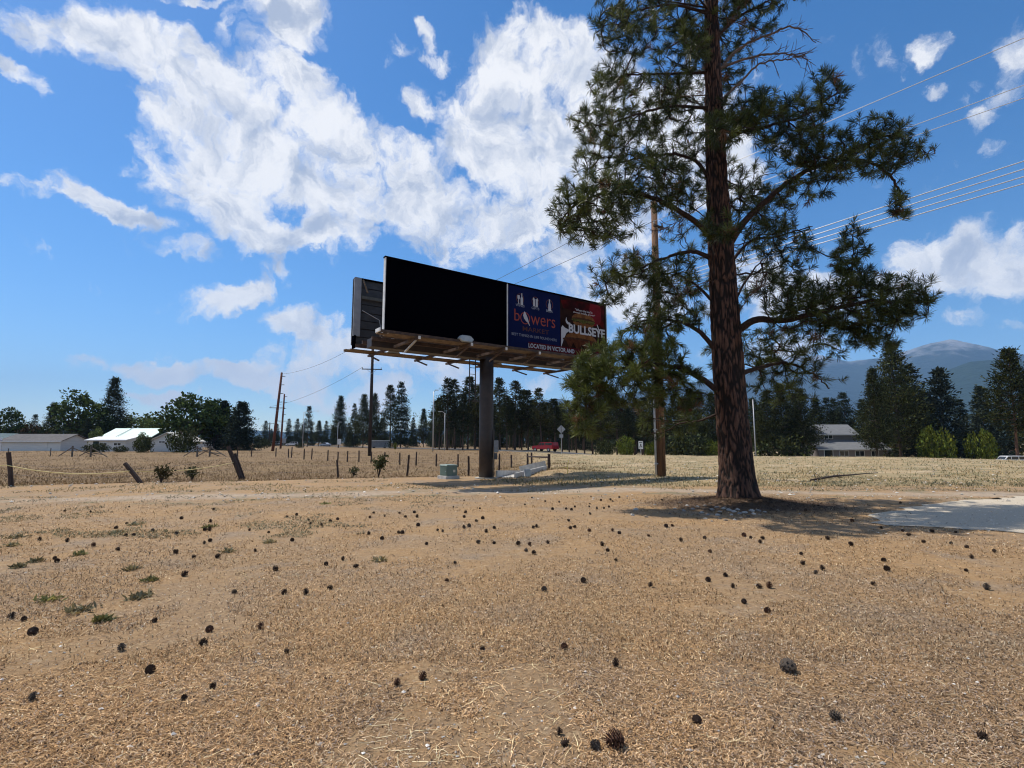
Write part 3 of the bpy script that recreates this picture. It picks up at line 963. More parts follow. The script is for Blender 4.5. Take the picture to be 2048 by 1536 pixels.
# ------------------------------------------------------------------ the big ponderosa
TY = float(TREE[1])
hero = empty('ponderosa_pine', (TREE[0], TREE[1], gz1(*TREE) - .05))
tag(hero, 'huge ponderosa pine with plated reddish bark rising from a ring of stones', 'pine tree')
HO = np.array(hero.location)
tprof = [(1007, 1480, 80), (985, 1478, 74), (950, 1474.5, 66), (900, 1470, 63), (850, 1464.5, 60), (800, 1460.5, 59), (740, 1456, 59.5), (700, 1453, 58), (600, 1447.5, 54), (500, 1442, 49), (400, 1435.5, 44), (300, 1431.5, 40), (200, 1428, 35), (100, 1424.5, 31), (0, 1421.5, 27)]
tc_pts, tc_r = [], []
for (py, px, w) in tprof:
    p = atY(px, py, TY)
    tc_pts.append(p); tc_r.append(w / 2 / F * TY * 1.0)
tc_pts[0][2] = HO[2] - .12
top = tc_pts[-1]
tc_pts += [top + np.array([.02, 0, 2.2]), top + np.array([.1, 0, 4.2]), top + np.array([.1, 0, 5.6])]
tc_r += [.125, .07, .02]
tc_pts = np.array(tc_pts); tc_r = np.array(tc_r)
ZS = np.linspace(tc_pts[0, 2], tc_pts[-1, 2], 600)
CX, CY_, RR = (np.interp(ZS, tc_pts[:, 2], a) for a in (tc_pts[:, 0], tc_pts[:, 1], tc_r))
NA = 100
V, bark = [], []
for i, z in enumerate(ZS):
    flare = 1 + .16 * math.exp(-(z - ZS[0]) / .28)
    for k in range(NA):
        th = 2 * math.pi * k / NA
        rr = RR[i] * flare * (1 + .035 * math.sin(3 * th + z * .6) + .02 * math.sin(5 * th - z) + .05 * math.exp(-(z - ZS[0]) / .4) * math.sin(6 * th + 1))
        sc = 13.0 if z < 6 else 15.0
        p = Vector((math.cos(th) * RR[i] * sc + .9 * mnoise.noise((th * 2, z * 1.7, 1)), math.sin(th) * RR[i] * sc + .9 * mnoise.noise((z * 1.7, th * 2, 4)), z * 2.0 + .5 * mnoise.noise((th * 3, z * 2, 9))))
        dd, _ = mnoise.voronoi(p)
        e = min(1.0, (dd[1] - dd[0]) / .45)
        e2 = mnoise.noise(p * 2.3) * .5 + .5
        plate = e ** .55
        disp = (plate - .7) * (.046 if RR[i] > .2 else .030) + (e2 - .5) * .012
        rr += disp * min(1, RR[i] / .18)
        V.append((CX[i] + math.cos(th) * rr - HO[0], CY_[i] + math.sin(th) * rr - HO[1], z - HO[2]))
        bark.append((plate, e2, 0))
nz = len(ZS)
i_, j_ = np.meshgrid(np.arange(NA), np.arange(nz - 1))
a0 = (j_ * NA + i_).ravel(); a1 = (j_ * NA + (i_ + 1) % NA).ravel()
tme = npmesh('trunk', np.array(V), np.stack([a0, a1, a1 + NA, a0 + NA], 1), 4, np.array(bark), True)
bm_, nt, b = newmat('plated pine bark')
at = nd(nt, 'ShaderNodeAttribute', attribute_name='Col'); sc_ = nd(nt, 'ShaderNodeSeparateColor'); nt.links.new(at.outputs['Color'], sc_.inputs[0])
tcn = nd(nt, 'ShaderNodeTexCoord'); mp = nd(nt, 'ShaderNodeMapping'); mp.inputs['Scale'].default_value = (1, 1, .45); nt.links.new(tcn.outputs['Object'], mp.inputs[0])
n1 = nd(nt, 'ShaderNodeTexNoise'); n1.inputs['Scale'].default_value = 38; n1.inputs['Detail'].default_value = 8; n1.inputs['Roughness'].default_value = .7; nt.links.new(mp.outputs[0], n1.inputs['Vector'])
n0 = nd(nt, 'ShaderNodeTexNoise'); n0.inputs['Scale'].default_value = 7; n0.inputs['Detail'].default_value = 4; nt.links.new(mp.outputs[0], n0.inputs['Vector'])
m1 = nd(nt, 'ShaderNodeMix', data_type='RGBA'); m1.inputs['A'].default_value = (.072, .034, .023, 1); m1.inputs['B'].default_value = (.165, .088, .060, 1)
r0 = nd(nt, 'ShaderNodeMapRange'); r0.inputs['From Min'].default_value = .3; r0.inputs['From Max'].default_value = .7; nt.links.new(n0.outputs['Fac'], r0.inputs[0]); nt.links.new(r0.outputs[0], m1.inputs['Factor'])
m2 = nd(nt, 'ShaderNodeMix', data_type='RGBA', blend_type='MULTIPLY'); m2.inputs['Factor'].default_value = .7; nt.links.new(m1.outputs['Result'], m2.inputs['A'])
cr = nd(nt, 'ShaderNodeValToRGB'); cr.color_ramp.elements[0].position = .3; cr.color_ramp.elements[0].color = (.35, .33, .32, 1); cr.color_ramp.elements[1].position = .65; nt.links.new(n1.outputs['Fac'], cr.inputs[0]); nt.links.new(cr.outputs[0], m2.inputs['B'])
m3 = nd(nt, 'ShaderNodeMix', data_type='RGBA'); m3.inputs['A'].default_value = (.012, .008, .007, 1)
r1 = nd(nt, 'ShaderNodeMapRange', interpolation_type='SMOOTHSTEP'); r1.inputs['From Min'].default_value = .35; r1.inputs['From Max'].default_value = .95; nt.links.new(sc_.outputs[0], r1.inputs[0]); nt.links.new(r1.outputs[0], m3.inputs['Factor']); nt.links.new(m2.outputs['Result'], m3.inputs['B'])
nt.links.new(m3.outputs['Result'], b.inputs['Base Color']); b.inputs['Roughness'].default_value = .85; b.inputs['Specular IOR Level'].default_value = .25
bpn = nd(nt, 'ShaderNodeBump'); bpn.inputs['Strength'].default_value = .8; bpn.inputs['Distance'].default_value = .02; nt.links.new(n1.outputs['Fac'], bpn.inputs['Height']); nt.links.new(bpn.outputs[0], b.inputs['Normal'])
link('trunk', tme, hero, bm_)

LIMB = M('limb bark', (.055, .030, .022), (.022, .015, .012), 14, .85, .7, 40)
DEADW = M('dead wood', (.17, .12, .095), (.08, .055, .043), 14, .85, .5, 40)
# limbs: photo pixels with depth offset from the trunk plane, base radius
LIMBS = [
    ([(1436, 782, 0), (1400, 755, -.3), (1350, 735, -.6), (1290, 730, -.9), (1220, 745, -1.1), (1165, 785, -1.2)], .085),
    ([(1432, 700, 0), (1397, 662, -.2), (1355, 643, -.35), (1300, 640, -.3), (1250, 655, -.1)], .07),
    ([(1440, 826, 0), (1395, 842, .6), (1340, 846, 1.2), (1290, 832, 1.8)], .035),
    ([(1428, 605, 0), (1385, 565, .4), (1345, 548, .8), (1300, 556, 1.1)], .045),
    ([(1420, 515, 0), (1385, 503, .2), (1340, 513, .35), (1280, 535, .5), (1215, 562, .7)], .07),
    ([(1420, 470, 0), (1378, 434, -.4), (1310, 398, -1.0), (1240, 383, -1.4), (1165, 402, -1.6), (1118, 440, -1.6)], .085),
    ([(1415, 352, 0), (1388, 320, .1), (1340, 308, .3), (1270, 318, .7), (1185, 345, 1.2)], .06),
    ([(1414, 216, 0), (1340, 213, -.3), (1270, 230, -.5), (1200, 250, -.6), (1150, 240, -.7)], .05),
    ([(1413, 145, 0), (1340, 148, .3), (1260, 150, .5), (1192, 165, .6)], .045),
    ([(1412, 25, 0), (1340, 10, -.2), (1260, 28, -.3), (1195, 62, -.4)], .045),
    ([(1480, 748, 0), (1520, 735, .5), (1570, 726, 1.0), (1620, 745, 1.5), (1662, 778, 1.8)], .07),
    ([(1474, 662, 0), (1512, 640, -.2), (1570, 640, -.4), (1650, 622, -.6), (1740, 603, -.7), (1810, 604, -.8), (1872, 600, -.8)], .105),
    ([(1695, 612, -.65), (1703, 560, -.6), (1706, 500, -.6), (1705, 458, -.6)], .03),
    ([(1468, 606, 0), (1500, 548, .5), (1542, 505, 1.0)], .04),
    ([(1456, 494, 0), (1490, 442, -.1), (1540, 395, -.2), (1590, 355, -.3), (1660, 324, -.3), (1735, 322, -.3), (1788, 362, -.3), (1803, 412, -.3)], .10),
    ([(1660, 324, -.3), (1720, 292, -.2), (1790, 272, -.2), (1862, 308, -.2)], .04),
    ([(1440, 292, 0), (1480, 265, -.5), (1540, 250, -.9), (1610, 230, -1.0), (1682, 180, -1.0)], .065),
    ([(1458, 530, 0), (1500, 484, .6), (1560, 472, 1.0), (1622, 452, 1.2)], .05),
    ([(1432, 75, 0), (1480, 32, .2), (1540, 0, .3), (1572, -30, .3)], .05),
    ([(1440, 310, -.1), (1434, 278, -1.0), (1424, 262, -1.9)], .035),
    ([(1448, 485, -.1), (1444, 460, -1.0), (1432, 448, -1.7)], .035),
    ([(1430, 170, 0), (1440, 150, 1.0), (1460, 140, 1.8)], .035),
    ([(1446, 420, 0), (1470, 400, 1.0), (1500, 395, 1.9)], .04),
    ([(1426, 110, -.1), (1400, 95, -.9), (1370, 90, -1.5)], .035),
    ([(1424, 240, .1), (1390, 200, .9), (1350, 190, 1.6)], .035),
]
DEAD = [
    ([(1434, 145, 0), (1475, 100, .1), (1530, 72, .2), (1590, 55, .2), (1632, 84, .2)], .05),
    ([(1436, 138, 0), (1490, 118, -.1), (1545, 108, -.2), (1600, 112, -.2), (1618, 130, -.2)], .040),
    ([(1438, 205, 0), (1480, 165, .2), (1520, 128, .3), (1575, 118, .3), (1612, 110, .3)], .042),
    ([(1420, 400, 0), (1360, 440, .3), (1320, 462, .5)], .014),
    ([(1424, 560, 0), (1370, 580, -.3), (1320, 620, -.5)], .014),
    ([(1414, 190, 0), (1350, 195, .4), (1290, 215, .7), (1240, 260, .9)], .018),
    ([(1470, 640, 0), (1500, 590, -.6), (1530, 570, -1.0)], .014),
    ([(1416, 60, 0), (1360, 40, .5), (1300, 40, .9)], .018),
]
# foliage masses: photo pixel, half sizes, depth offset, half depth, tufts
BLOBS = [
    (1260, 745, 125, 62, -.9, .9, 310), (1180, 800, 55, 82, -1.1, .7, 160), (1360, 775, 60, 48, -.5, .7, 75), (1290, 690, 85, 42, -.7, .8, 90),
    (1330, 632, 92, 34, -.2, .8, 95), (1335, 838, 80, 42, 1.2, .8, 50), (1345, 560, 75, 40, .6, .8, 60),
    (1290, 540, 100, 46, .4, .8, 120), (1225, 575, 40, 40, .6, .6, 36),
    (1190, 420, 90, 76, -1.5, .9, 230), (1290, 362, 95, 62, -1.0, .9, 160), (1372, 390, 45, 50, -.4, .6, 44),
    (1300, 300, 112, 40, .5, .9, 100), (1192, 312, 50, 50, .9, .7, 50),
    (1225, 240, 85, 42, -.5, .8, 100), (1340, 240, 72, 40, -.2, .8, 60), (1290, 160, 105, 50, .4, .9, 110), (1215, 172, 38, 42, .5, .6, 34),
    (1230, 58, 46, 58, -.4, .6, 60), (1310, 60, 82, 58, -.2, .8, 90), (1382, 90, 42, 62, 0, .8, 50),
    (1580, 752, 95, 60, 1.2, .8, 105), (1550, 690, 72, 40, .9, .8, 55),
    (1700, 600, 140, 62, -.6, .9, 270), (1582, 600, 62, 62, -.5, .7, 95), (1812, 600, 66, 52, -.8, .5, 80), (1705, 515, 42, 62, -.6, .45, 80), (1660, 672, 105, 42, -.4, .8, 85), (1760, 655, 60, 50, -.6, .6, 50),
    (1560, 500, 85, 62, .8, .9, 115), (1528, 432, 72, 60, .6, .9, 80),
    (1700, 312, 112, 60, -.3, .8, 185), (1800, 300, 72, 42, -.2, .5, 64), (1800, 398, 30, 42, -.3, .4, 28), (1612, 360, 62, 52, -.2, .7, 58), (1760, 250, 60, 26, -.2, .5, 32),
    (1560, 232, 112, 58, -.9, .9, 190), (1662, 185, 40, 52, -1.0, .5, 44), (1482, 232, 52, 46, -.6, .7, 64), (1590, 290, 90, 30, -.7, .7, 50),
    (1440, 262, 46, 36, -1.6, .6, 52), (1442, 455, 42, 32, -1.5, .5, 42), (1450, 140, 45, 40, 1.5, .6, 30), (1500, 395, 55, 42, 1.6, .7, 50), (1385, 90, 40, 40, -1.2, .6, 36), (1350, 195, 50, 40, 1.3, .6, 40),
    (1500, 20, 68, 46, .2, .7, 80), (1560, -20, 50, 30, .3, .5, 30),
]
limb_pts, limb_rad, LB = [], [], []


def smooth_line(P, n=14):
    return catmull(np.array(P), n) if len(P) > 2 else np.linspace(P[0], P[1], n)


for (pp, r0_) in LIMBS + DEAD:
    LB.append((smooth_line([atY(px, py, TY + dy) for px, py, dy in pp], 10), r0_))
nL, nD = len(LIMBS), len(DEAD)
ar = np.random.default_rng(5)
# branches above the frame: they cast the shade
up_blobs = []
for k in range(30):
    z = ar.uniform(13.9, 18.6); az = k * 2.4 + ar.normal(0, .3); Lb = 2.9 * (1 - (z - 13.5) / 6.6) + .5
    c = np.array([np.interp(z, tc_pts[:, 2], tc_pts[:, 0]), np.interp(z, tc_pts[:, 2], tc_pts[:, 1]), z])
    d = np.array([math.cos(az), math.sin(az), .25])
    line = np.array([c, c + d * Lb * .5 + np.array([0, 0, -.05]), c + d * Lb])
    LB.append((smooth_line(line, 8), .03))
    up_blobs.append((c + d * Lb * .75, np.array([.7 * Lb ** .5, .7 * Lb ** .5, .4]), 36))
nodes, ndir, nlimb = [], [], []
for li, (P, r0_) in enumerate(LB):
    dead = nL <= li < nL + nD
    m = MB(HO)
    rad = np.linspace(r0_, max(.008, r0_ * .22), len(P))
    rad[0] *= 1.35
    Pw = P + np.array([[vnoise(i * .9, li, 1, 41) - .5, vnoise(i * .9, li, 1, 42) - .5, vnoise(i * .9, li, 1, 43) - .5] for i in range(len(P))]) * .10 * np.linspace(0, 1, len(P))[:, None]
    m.tube(Pw, list(rad), 9 if r0_ > .04 else 6)
    if dead:          # forked bare twigs
        for k in range(16):
            i = ar.integers(len(P) // 3, len(P) - 1)
            d = unit(P[min(i + 1, len(P) - 1)] - P[i - 1]) + ar.normal(0, .55, 3); d = unit(d)
            l = ar.uniform(.2, .55)
            q1 = Pw[i] + d * l * .5; q2 = Pw[i] + d * l + np.array([0, 0, ar.normal(.0, .08)])
            m.tube([Pw[i], q1, q2], [max(.012, rad[i] * .5), .009, .005], 4, False)
            for h in range(2):
                m.tube([q1, q1 + unit(d + ar.normal(0, .7, 3)) * ar.uniform(.1, .3)], [.008, .004], 3, False)
    m.build('limb' if not dead else 'dead_limb', LIMB if not dead else DEADW, hero, smooth=True)
    if not dead:
        T = np.gradient(Pw, axis=0)
        for i in range(max(1, len(Pw) // 5), len(Pw)):
            nodes.append(Pw[i]); ndir.append(unit(T[i])); nlimb.append(li)
# tuft positions
targets, clumpc = [], []
DENS = 0.9
for (px, py) in ((1470, 700), (1400, 600), (1480, 560), (1400, 470), (1480, 350), (1390, 330), (1440, 190), (1400, 160), (1420, 60)):
    BLOBS.append((px, py, 85, 50, 2.0, .9, 46))      # branches on the far side
for (px, py, rx, ry, dy, ry_d, n) in BLOBS:
    if py < 660: ry_d *= 1.6
    for k in range(int(n * DENS)):
        while True:
            v = ar.uniform(-1, 1, 3)
            if v @ v < 1: break
        v *= (1 if ar.random() < .8 else 1.15)
        targets.append(atY(px + v[0] * rx, py + v[1] * ry, TY + dy + v[2] * ry_d)); clumpc.append(ar.random() if (px, py) not in ((1260, 745), (1180, 800), (1290, 690)) else .55 + .6 * ar.random())  # lower-left clumps coloured lighter to stand for the sun on them
for (c, s, n) in up_blobs:
    for k in range(n):
        targets.append(c + ar.normal(0, .6, 3) * s); clumpc.append(ar.random())
targets = np.array(targets)
N0 = np.array(nodes)
d0 = np.array([np.min(((N0 - t) ** 2).sum(1)) for t in targets])
order = np.argsort(d0)
cap = len(N0) + 14 * len(targets)
NP = np.zeros((cap, 3)); NP[:len(N0)] = N0
ND = np.zeros((cap, 3)); ND[:len(N0)] = np.array(ndir)
par = -np.ones(cap, int); cnt = np.zeros(cap)
nn = len(N0)
paths, tips = [], []
for ti in order:
    T = targets[ti]
    dv = T - NP[:nn]
    dist = np.sqrt((dv ** 2).sum(1))
    cosang = (dv * ND[:nn]).sum(1) / (dist + 1e-6)
    cost = dist * (1.25 - .45 * cosang)
    cost[dist < .12] += .5
    s = int(np.argmin(cost))
    D = dist[s]
    k = max(2, min(12, int(D / .13)))
    p0 = NP[s]; 
    ctrl = p0 + ND[s] * D * .42 + np.array([0, 0, -.10 * D]) + ar.normal(0, .05, 3) * D
    prev = s
    ids = [s]
    for q in range(1, k + 1):
        t = q / k
        p = (1 - t) ** 2 * p0 + 2 * t * (1 - t) * ctrl + t * t * T + ar.normal(0, .018, 3) * (q < k)
        NP[nn] = p; ND[nn] = unit(p - NP[prev]); par[nn] = prev; ids.append(nn); prev = nn; nn += 1
    tdir = unit(unit(T - ctrl) * .9 + np.array([0, 0, .6]) + ar.normal(0, .25, 3))
    ND[nn - 1] = tdir
    paths.append(ids); tips.append((T, tdir, clumpc[ti], nn - 1))
for (T, d, c, i) in tips:
    while i >= 0:
        cnt[i] += 1; i = par[i]
NR = .0062 + .0046 * np.maximum(cnt - 1, 0) ** .45
tw = MB(HO)
for ids in paths:
    tw.tube([NP[i] for i in ids], [min(NR[i], .03) if j else min(NR[ids[1]], .03) for j, i in enumerate(ids)], 4, False)
tw.build('twigs', LIMB, hero, smooth=True)
# needles: each tuft is a brush of long needles round the twig end
NPT = 54
nt_ = len(tips)
tc0 = np.array([t[0] for t in tips]); td = np.array([t[1] for t in tips]); tcl = np.array([t[2] for t in tips])
e1 = unit(np.cross(td, np.array([.31, .52, .8]))); e2 = np.cross(td, e1)
C0 = np.repeat(tc0, NPT, 0); D0 = np.repeat(td, NPT, 0); E1 = np.repeat(e1, NPT, 0); E2 = np.repeat(e2, NPT, 0)
n = nt_ * NPT
ph = ar.random(n) * 6.283; u = ar.random(n)
ang = np.radians(8 + 68 * (1 - u) ** .75 + ar.normal(0, 7, n))
base = C0 + D0 * ((u - .75) * .16)[:, None]
dirn = D0 * np.cos(ang)[:, None] + (E1 * np.cos(ph)[:, None] + E2 * np.sin(ph)[:, None]) * np.sin(ang)[:, None]
dirn[:, 2] -= .10
dirn = unit(dirn)
ln = np.repeat(ar.uniform(.75, 1.15, nt_), NPT) * ar.uniform(.15, .26, n)
side = unit(np.cross(dirn, ar.normal(0, 1, (n, 3))))
wd = ar.uniform(.0044, .0067, n)
A = base + side * wd[:, None] * .7; B = base - side * wd[:, None] * .7
mid = base + dirn * (ln * .6)[:, None]
C = mid - side * wd[:, None]; Dd = mid + side * wd[:, None]
E = base + dirn * ln[:, None] + np.array([0, 0, -.02])
Vn = np.stack([A, B, C, Dd, E], 1).reshape(-1, 3) - HO
k5 = np.arange(n) * 5
tris = np.concatenate([np.stack([k5, k5 + 1, k5 + 2], 1), np.stack([k5, k5 + 2, k5 + 3], 1), np.stack([k5 + 3, k5 + 2, k5 + 4], 1)])
hue = np.repeat(tcl, NPT)[:, None]
g = np.array([.026, .040, .011]) * (1 - hue) + np.array([.105, .125, .030]) * hue ** 1.5
g = g * np.exp(ar.normal(0, .22, (n, 1)))
dry = (np.repeat(ar.random(nt_), NPT) < .025)[:, None]
g = np.where(dry, np.array([.16, .085, .04]), g)
cm = npmesh('crown', Vn, tris, 3, np.repeat(g, 5, 0))
link('crown', cm, hero, leafmat('pine needles', .28, .40, .0, .25))
print('tufts', nt_, 'needle tris', len(tris), 'twig faces', len(tw.f))

# ------------------------------------------------------------------ billboard
STEEL = M('brown painted steel', (.040, .028, .024), (.026, .019, .017), 3, .5, .15, 20, spec=.5)
RUST = M('weathered brown steel', (.10, .065, .048), (.05, .034, .028), 5, .7, .3, 30)
WOOD = M('catwalk planks', (.22, .155, .10), (.12, .085, .055), 4, .85, .4, 30, stretch=(1, 1, 6))
GALV = M('galvanised steel', (.50, .50, .50), (.38, .38, .39), 6, .45, .1, 30, metallic=.3)
WHITE = M('white painted metal', (.74, .74, .72), (.6, .6, .58), 4, .5)
LIGHTG = M('light grey sheet', (.33, .34, .36), (.27, .28, .30), 3, .6)
DARKG = M('dark grey sheet', (.070, .070, .072), (.052, .052, .054), 3, .6, .1, 14)
BLACKV = M('plain black vinyl', (.0012, .0012, .0030), (.0009, .0009, .0022), 3, .8, spec=.0)
NAVY = M('navy vinyl', (.006, .011, .062), (.005, .009, .050), 2, .6, spec=.03)
REDV = M('dark red vinyl', (.10, .008, .012), (.07, .006, .010), 2, .6, spec=.03)
MAROON = M('maroon print', (.085, .006, .006), (.020, .004, .004), 1.3, .6, spec=.03)
BROWNP = M('dark brown print', (.030, .012, .008), (.012, .005, .004), 1.5, .6, spec=.03)
BUN = M('toasted bun print', (.20, .085, .028), (.11, .04, .014), 3, .6, spec=.03)
PATTY = M('patty print', (.040, .018, .010), (.075, .035, .018), 7, .6, spec=.03)
LETT = M('lettuce print', (.11, .10, .025), (.05, .045, .012), 7, .6, spec=.03)
CORAL = M('coral lettering', (.34, .075, .050), (.30, .065, .045), 3, .6, spec=.03)
BRONZE = M('bronze lettering', (.105, .045, .040), (.09, .04, .035), 3, .6, spec=.03)
PALE = M('pale lettering', (.50, .50, .53), (.45, .45, .48), 3, .6, spec=.03)
MIDW = M('soft grey lettering', (.26, .27, .33), (.23, .24, .30), 3, .6, spec=.03)

Z0, Z1 = 5.75, 8.66
BL = atz(768, 664, Z0); BR = atz(1213, 722, Z0)
BU = (BR - BL) / np.linalg.norm(BR - BL)
BNF = np.array([BU[1], -BU[0], 0])             # faces the camera side
BNB = -BNF
BW = float(np.linalg.norm(BR - BL)); BH = Z1 - Z0
UP = np.array([0, 0, 1.0])
bm_mid = atz(1021, 694, Z0)
SPLIT = float((bm_mid - BL) @ BU)
DEPTH = 3.25                                    # distance between the two faces
pole_xy = BL + BU * (SPLIT + .02) + BNB * DEPTH * .5
gb = np.array([pole_xy[0], pole_xy[1], gz1(pole_xy[0], pole_xy[1])])
bb = empty('billboard', gb)
tag(bb, 'double-sided billboard on one brown steel pole, half black, half market advert', 'billboard')
BO = np.array(bb.location)


def BP(s, t, d=0.0):
    """point on the front face: metres along, metres up from the lower edge, metres out towards the viewer"""
    return BL + BU * s + UP * t + BNF * d


m = MB(BO)
pz = [gb[2] - .3, gb[2] + 2, 4, Z0 - .25]
m.tube([(gb[0], gb[1], z) for z in pz], [.325, .325, .325, .325], 28)
m.build('pole', STEEL, bb, smooth=False)
for f_ in bb.children[0].data.polygons: f_.use_smooth = len(f_.vertices) == 4
m = MB(BO); m.tube([(gb[0], gb[1], gb[2] - .1), (gb[0], gb[1], gb[2] + .05)], [.52, .52], 24); m.build('base_plate', M('old concrete', (.46, .43, .38), (.34, .32, .28), 8, .9, .5, 40), bb)
# meter boxes and conduit on the pole
m = MB(BO); side = np.array([1.0, 0, 0])
m.bar(gb + np.array([.36, -.1, -.05]), gb + np.array([.36, -.1, 2.2]), .05); m.build('conduit', STEEL, bb)
m = MB(BO); m.box(gb + np.array([.46, -.02, 1.45]), (.2, .28, .55)); m.build('meter_box', M('grey enclosure', (.26, .27, .28), (.2, .2, .21), 5, .5), bb, bevel=.015)
m = MB(BO); m.box(gb + np.array([.44, -.05, 1.0]), (.14, .22, .28)); m.build('switch_box', M('dark enclosure', (.09, .09, .095), (.06, .06, .065), 5, .5), bb, bevel=.012)
# faces
m = MB(BO); m.box(BP(SPLIT / 2, BH / 2, -.06), (SPLIT, .12, BH), BU); blackp = m.build('blank_panel', BLACKV, bb); blackp['label'] = 'plain black panel'
m = MB(BO); m.box(BP((SPLIT + BW) / 2 + .02, BH / 2, -.06), (BW - SPLIT - .06, .12, BH), BU); adv = m.build('advert_panel', NAVY, bb); adv['label'] = 'navy and red market advert'
for s0, s1, nm in ((-.03, -.003, 'edge_trim'), (SPLIT + .004, SPLIT + .046, 'edge_trim')):
    m = MB(BO); m.box(BP((s0 + s1) / 2, BH / 2 + .02, -.05), (s1 - s0, .18, BH + .05), BU); m.build(nm, WHITE, bb)
m = MB(BO); m.box(BP(BW + .02, BH / 2, -.05), (.04, .16, BH), BU); m.build('edge_trim', LIGHTG, bb)
m = MB(BO); m.box(BP(BW / 2, BH + .03, -.05), (BW + .1, .2, .05), BU); m.build('top_trim', BLACKV, bb)
# the other face, seen from behind: horizontal sheets with open joints
SB0 = -.08
nsl = 8
for i in range(nsl):
    hgt_ = BH / nsl
    m = MB(BO); m.box(BP(BW / 2 + SB0, hgt_ * (i + .5), -DEPTH - .02 * (i % 2)), (BW, .06, hgt_ - .035), BU); m.build('back_sheet', DARKG, bb)
m = MB(BO); m.box(BP(BW / 2 + SB0, BH / 2, -DEPTH - .13), (BW + .02, .08, BH), BU); m.build('rear_panel', DARKG, bb)
m = MB(BO); m.box(BP(SB0 + .10, BH / 2 + .18, -DEPTH + .16), (.30, .05, BH - .35), BU); m.build('edge_flashing', LIGHTG, bb)
m = MB(BO); m.box(BP(SB0 + .02, .1, -DEPTH + .12), (.06, .3, .55), BU); m.build('lower_flashing', BLACKV, bb)
m = MB(BO); m.box(BP(BW / 2 + SB0, BH + .02, -DEPTH), (BW, .2, .05), BU); m.build('rear_top_trim', BLACKV, bb)
for s in np.linspace(.35, BW - .5, 6):
    m = MB(BO); m.bar(BP(s + (1.35 if s < .5 else 0), .0, -DEPTH + .10), BP(s + (1.35 if s < .5 else 0), BH, -DEPTH + .10), .10, .12); m.build('upright', LIGHTG if s < .5 else DARKG, bb)
    m = MB(BO); m.bar(BP(s, .0, -.20), BP(s, BH, -.20), .10, .12); m.build('upright', DARKG, bb)
m = MB(BO); m.bar(BP(.2, BH * .72, -DEPTH + .14), BP(BW - .3, BH * .72, -DEPTH + .14), .06, .13); m.build('stringer', M('dull olive steel', (.13, .13, .11), (.10, .10, .085), 4, .6), bb)
m = MB(BO); m.bar(BP(.24, BH * .98, -DEPTH + .2), BP(.40, BH * .78, -DEPTH + .35), .08, .05); m.build('loose_board', WOOD, bb)
m = MB(BO); m.tube([BP(.25, BH * .52, -DEPTH + .15), BP(.9, BH * .38, -DEPTH + .5), BP(1.0, BH * .1, -DEPTH + .6)], [.015, .015, .015], 6); m.build('cable_stay', GALV, bb)
# structure under the faces: head beam, outriggers, catwalks, lamps
m = MB(BO)
m.bar(BP(.05, -.16, -DEPTH * .5), BP(BW - .1, -.16, -DEPTH * .5), .5, .35); m.build('head_beam', STEEL, bb)
for d_ in (-.25, -1.1, -DEPTH + 1.1, -DEPTH + .25):
    m = MB(BO); m.bar(BP(-.05, -.07, d_), BP(BW - .1, -.07, d_), .10, .14); m.build('stringer', RUST, bb)
for s in (1.0, 3.3, SPLIT - .7, SPLIT + 1.1, SPLIT + 3.4, BW - .7):
    m = MB(BO); m.bar(BP(s, -.26, .95), BP(s, -.26, -DEPTH - .95), .09, .10); m.build('outrigger', RUST, bb)
    m = MB(BO); m.bar(BP(s, -.30, .70), BP(s, -.62, -.3), .06, .06); m.build('brace', GALV if s < 2 else RUST, bb)
    m = MB(BO); m.bar(BP(s, -.30, -DEPTH - .7), BP(s, -.62, -DEPTH + .3), .06, .06); m.build('brace', RUST, bb)
    m = MB(BO); m.box(BP(s, -.25, .97), (.08, .05, .12), BU); m.build('bracket_end', WHITE, bb)
for d0, nm in ((.42, 'front'), (-DEPTH - .42, 'rear')):
    for q in range(3):
        m = MB(BO)
        dd_ = d0 + (q - 1) * .21
        m.bar(BP((-.45 if nm == 'front' else -.25) if q == 1 else -.1, -.17, dd_), BP(BW - .15, -.17, dd_), .17, .04); m.build('catwalk_plank', WOOD, bb)
m = MB(BO); m.bar(BP(-.5, -.12, .72), BP(BW - .2, -.12, .72), .05, .10); m.build('catwalk_rail', RUST, bb)
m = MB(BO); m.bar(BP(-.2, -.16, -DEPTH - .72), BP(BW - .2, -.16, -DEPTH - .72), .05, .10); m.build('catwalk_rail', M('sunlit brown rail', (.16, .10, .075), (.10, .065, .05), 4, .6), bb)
m = MB(BO); m.box(BP(-.52, -.12, .72), (.05, .4, .13), BU); m.build('bracket_end', WHITE, bb)


def lamp(s, d, sgn):
    root = MB(BO)
    c = BP(s, -.02, d)
    o = BNF * sgn
    poly = [(-.34, 0), (-.20, .16), (.20, .16), (.34, 0), (.22, -.14), (-.22, -.14)]
    root.prism(poly, c - o * .10, BU, UP * .9 + o * -.25, o * .22)
    l = root.build('floodlight', M('lamp housing', (.42, .45, .45), (.34, .37, .37), 5, .45), bb, bevel=.02)
    a = MB(BO); a.bar(c, BP(s, -.22, d - sgn * .5), .05); a.build('lamp_arm', RUST, l)


lamp(3.15, .72, 1); lamp(SPLIT + 5.0, .78, 1)
lamp(2.2, -DEPTH - 1.0, -1); lamp(SPLIT + 2.4, -DEPTH - 1.05, -1)
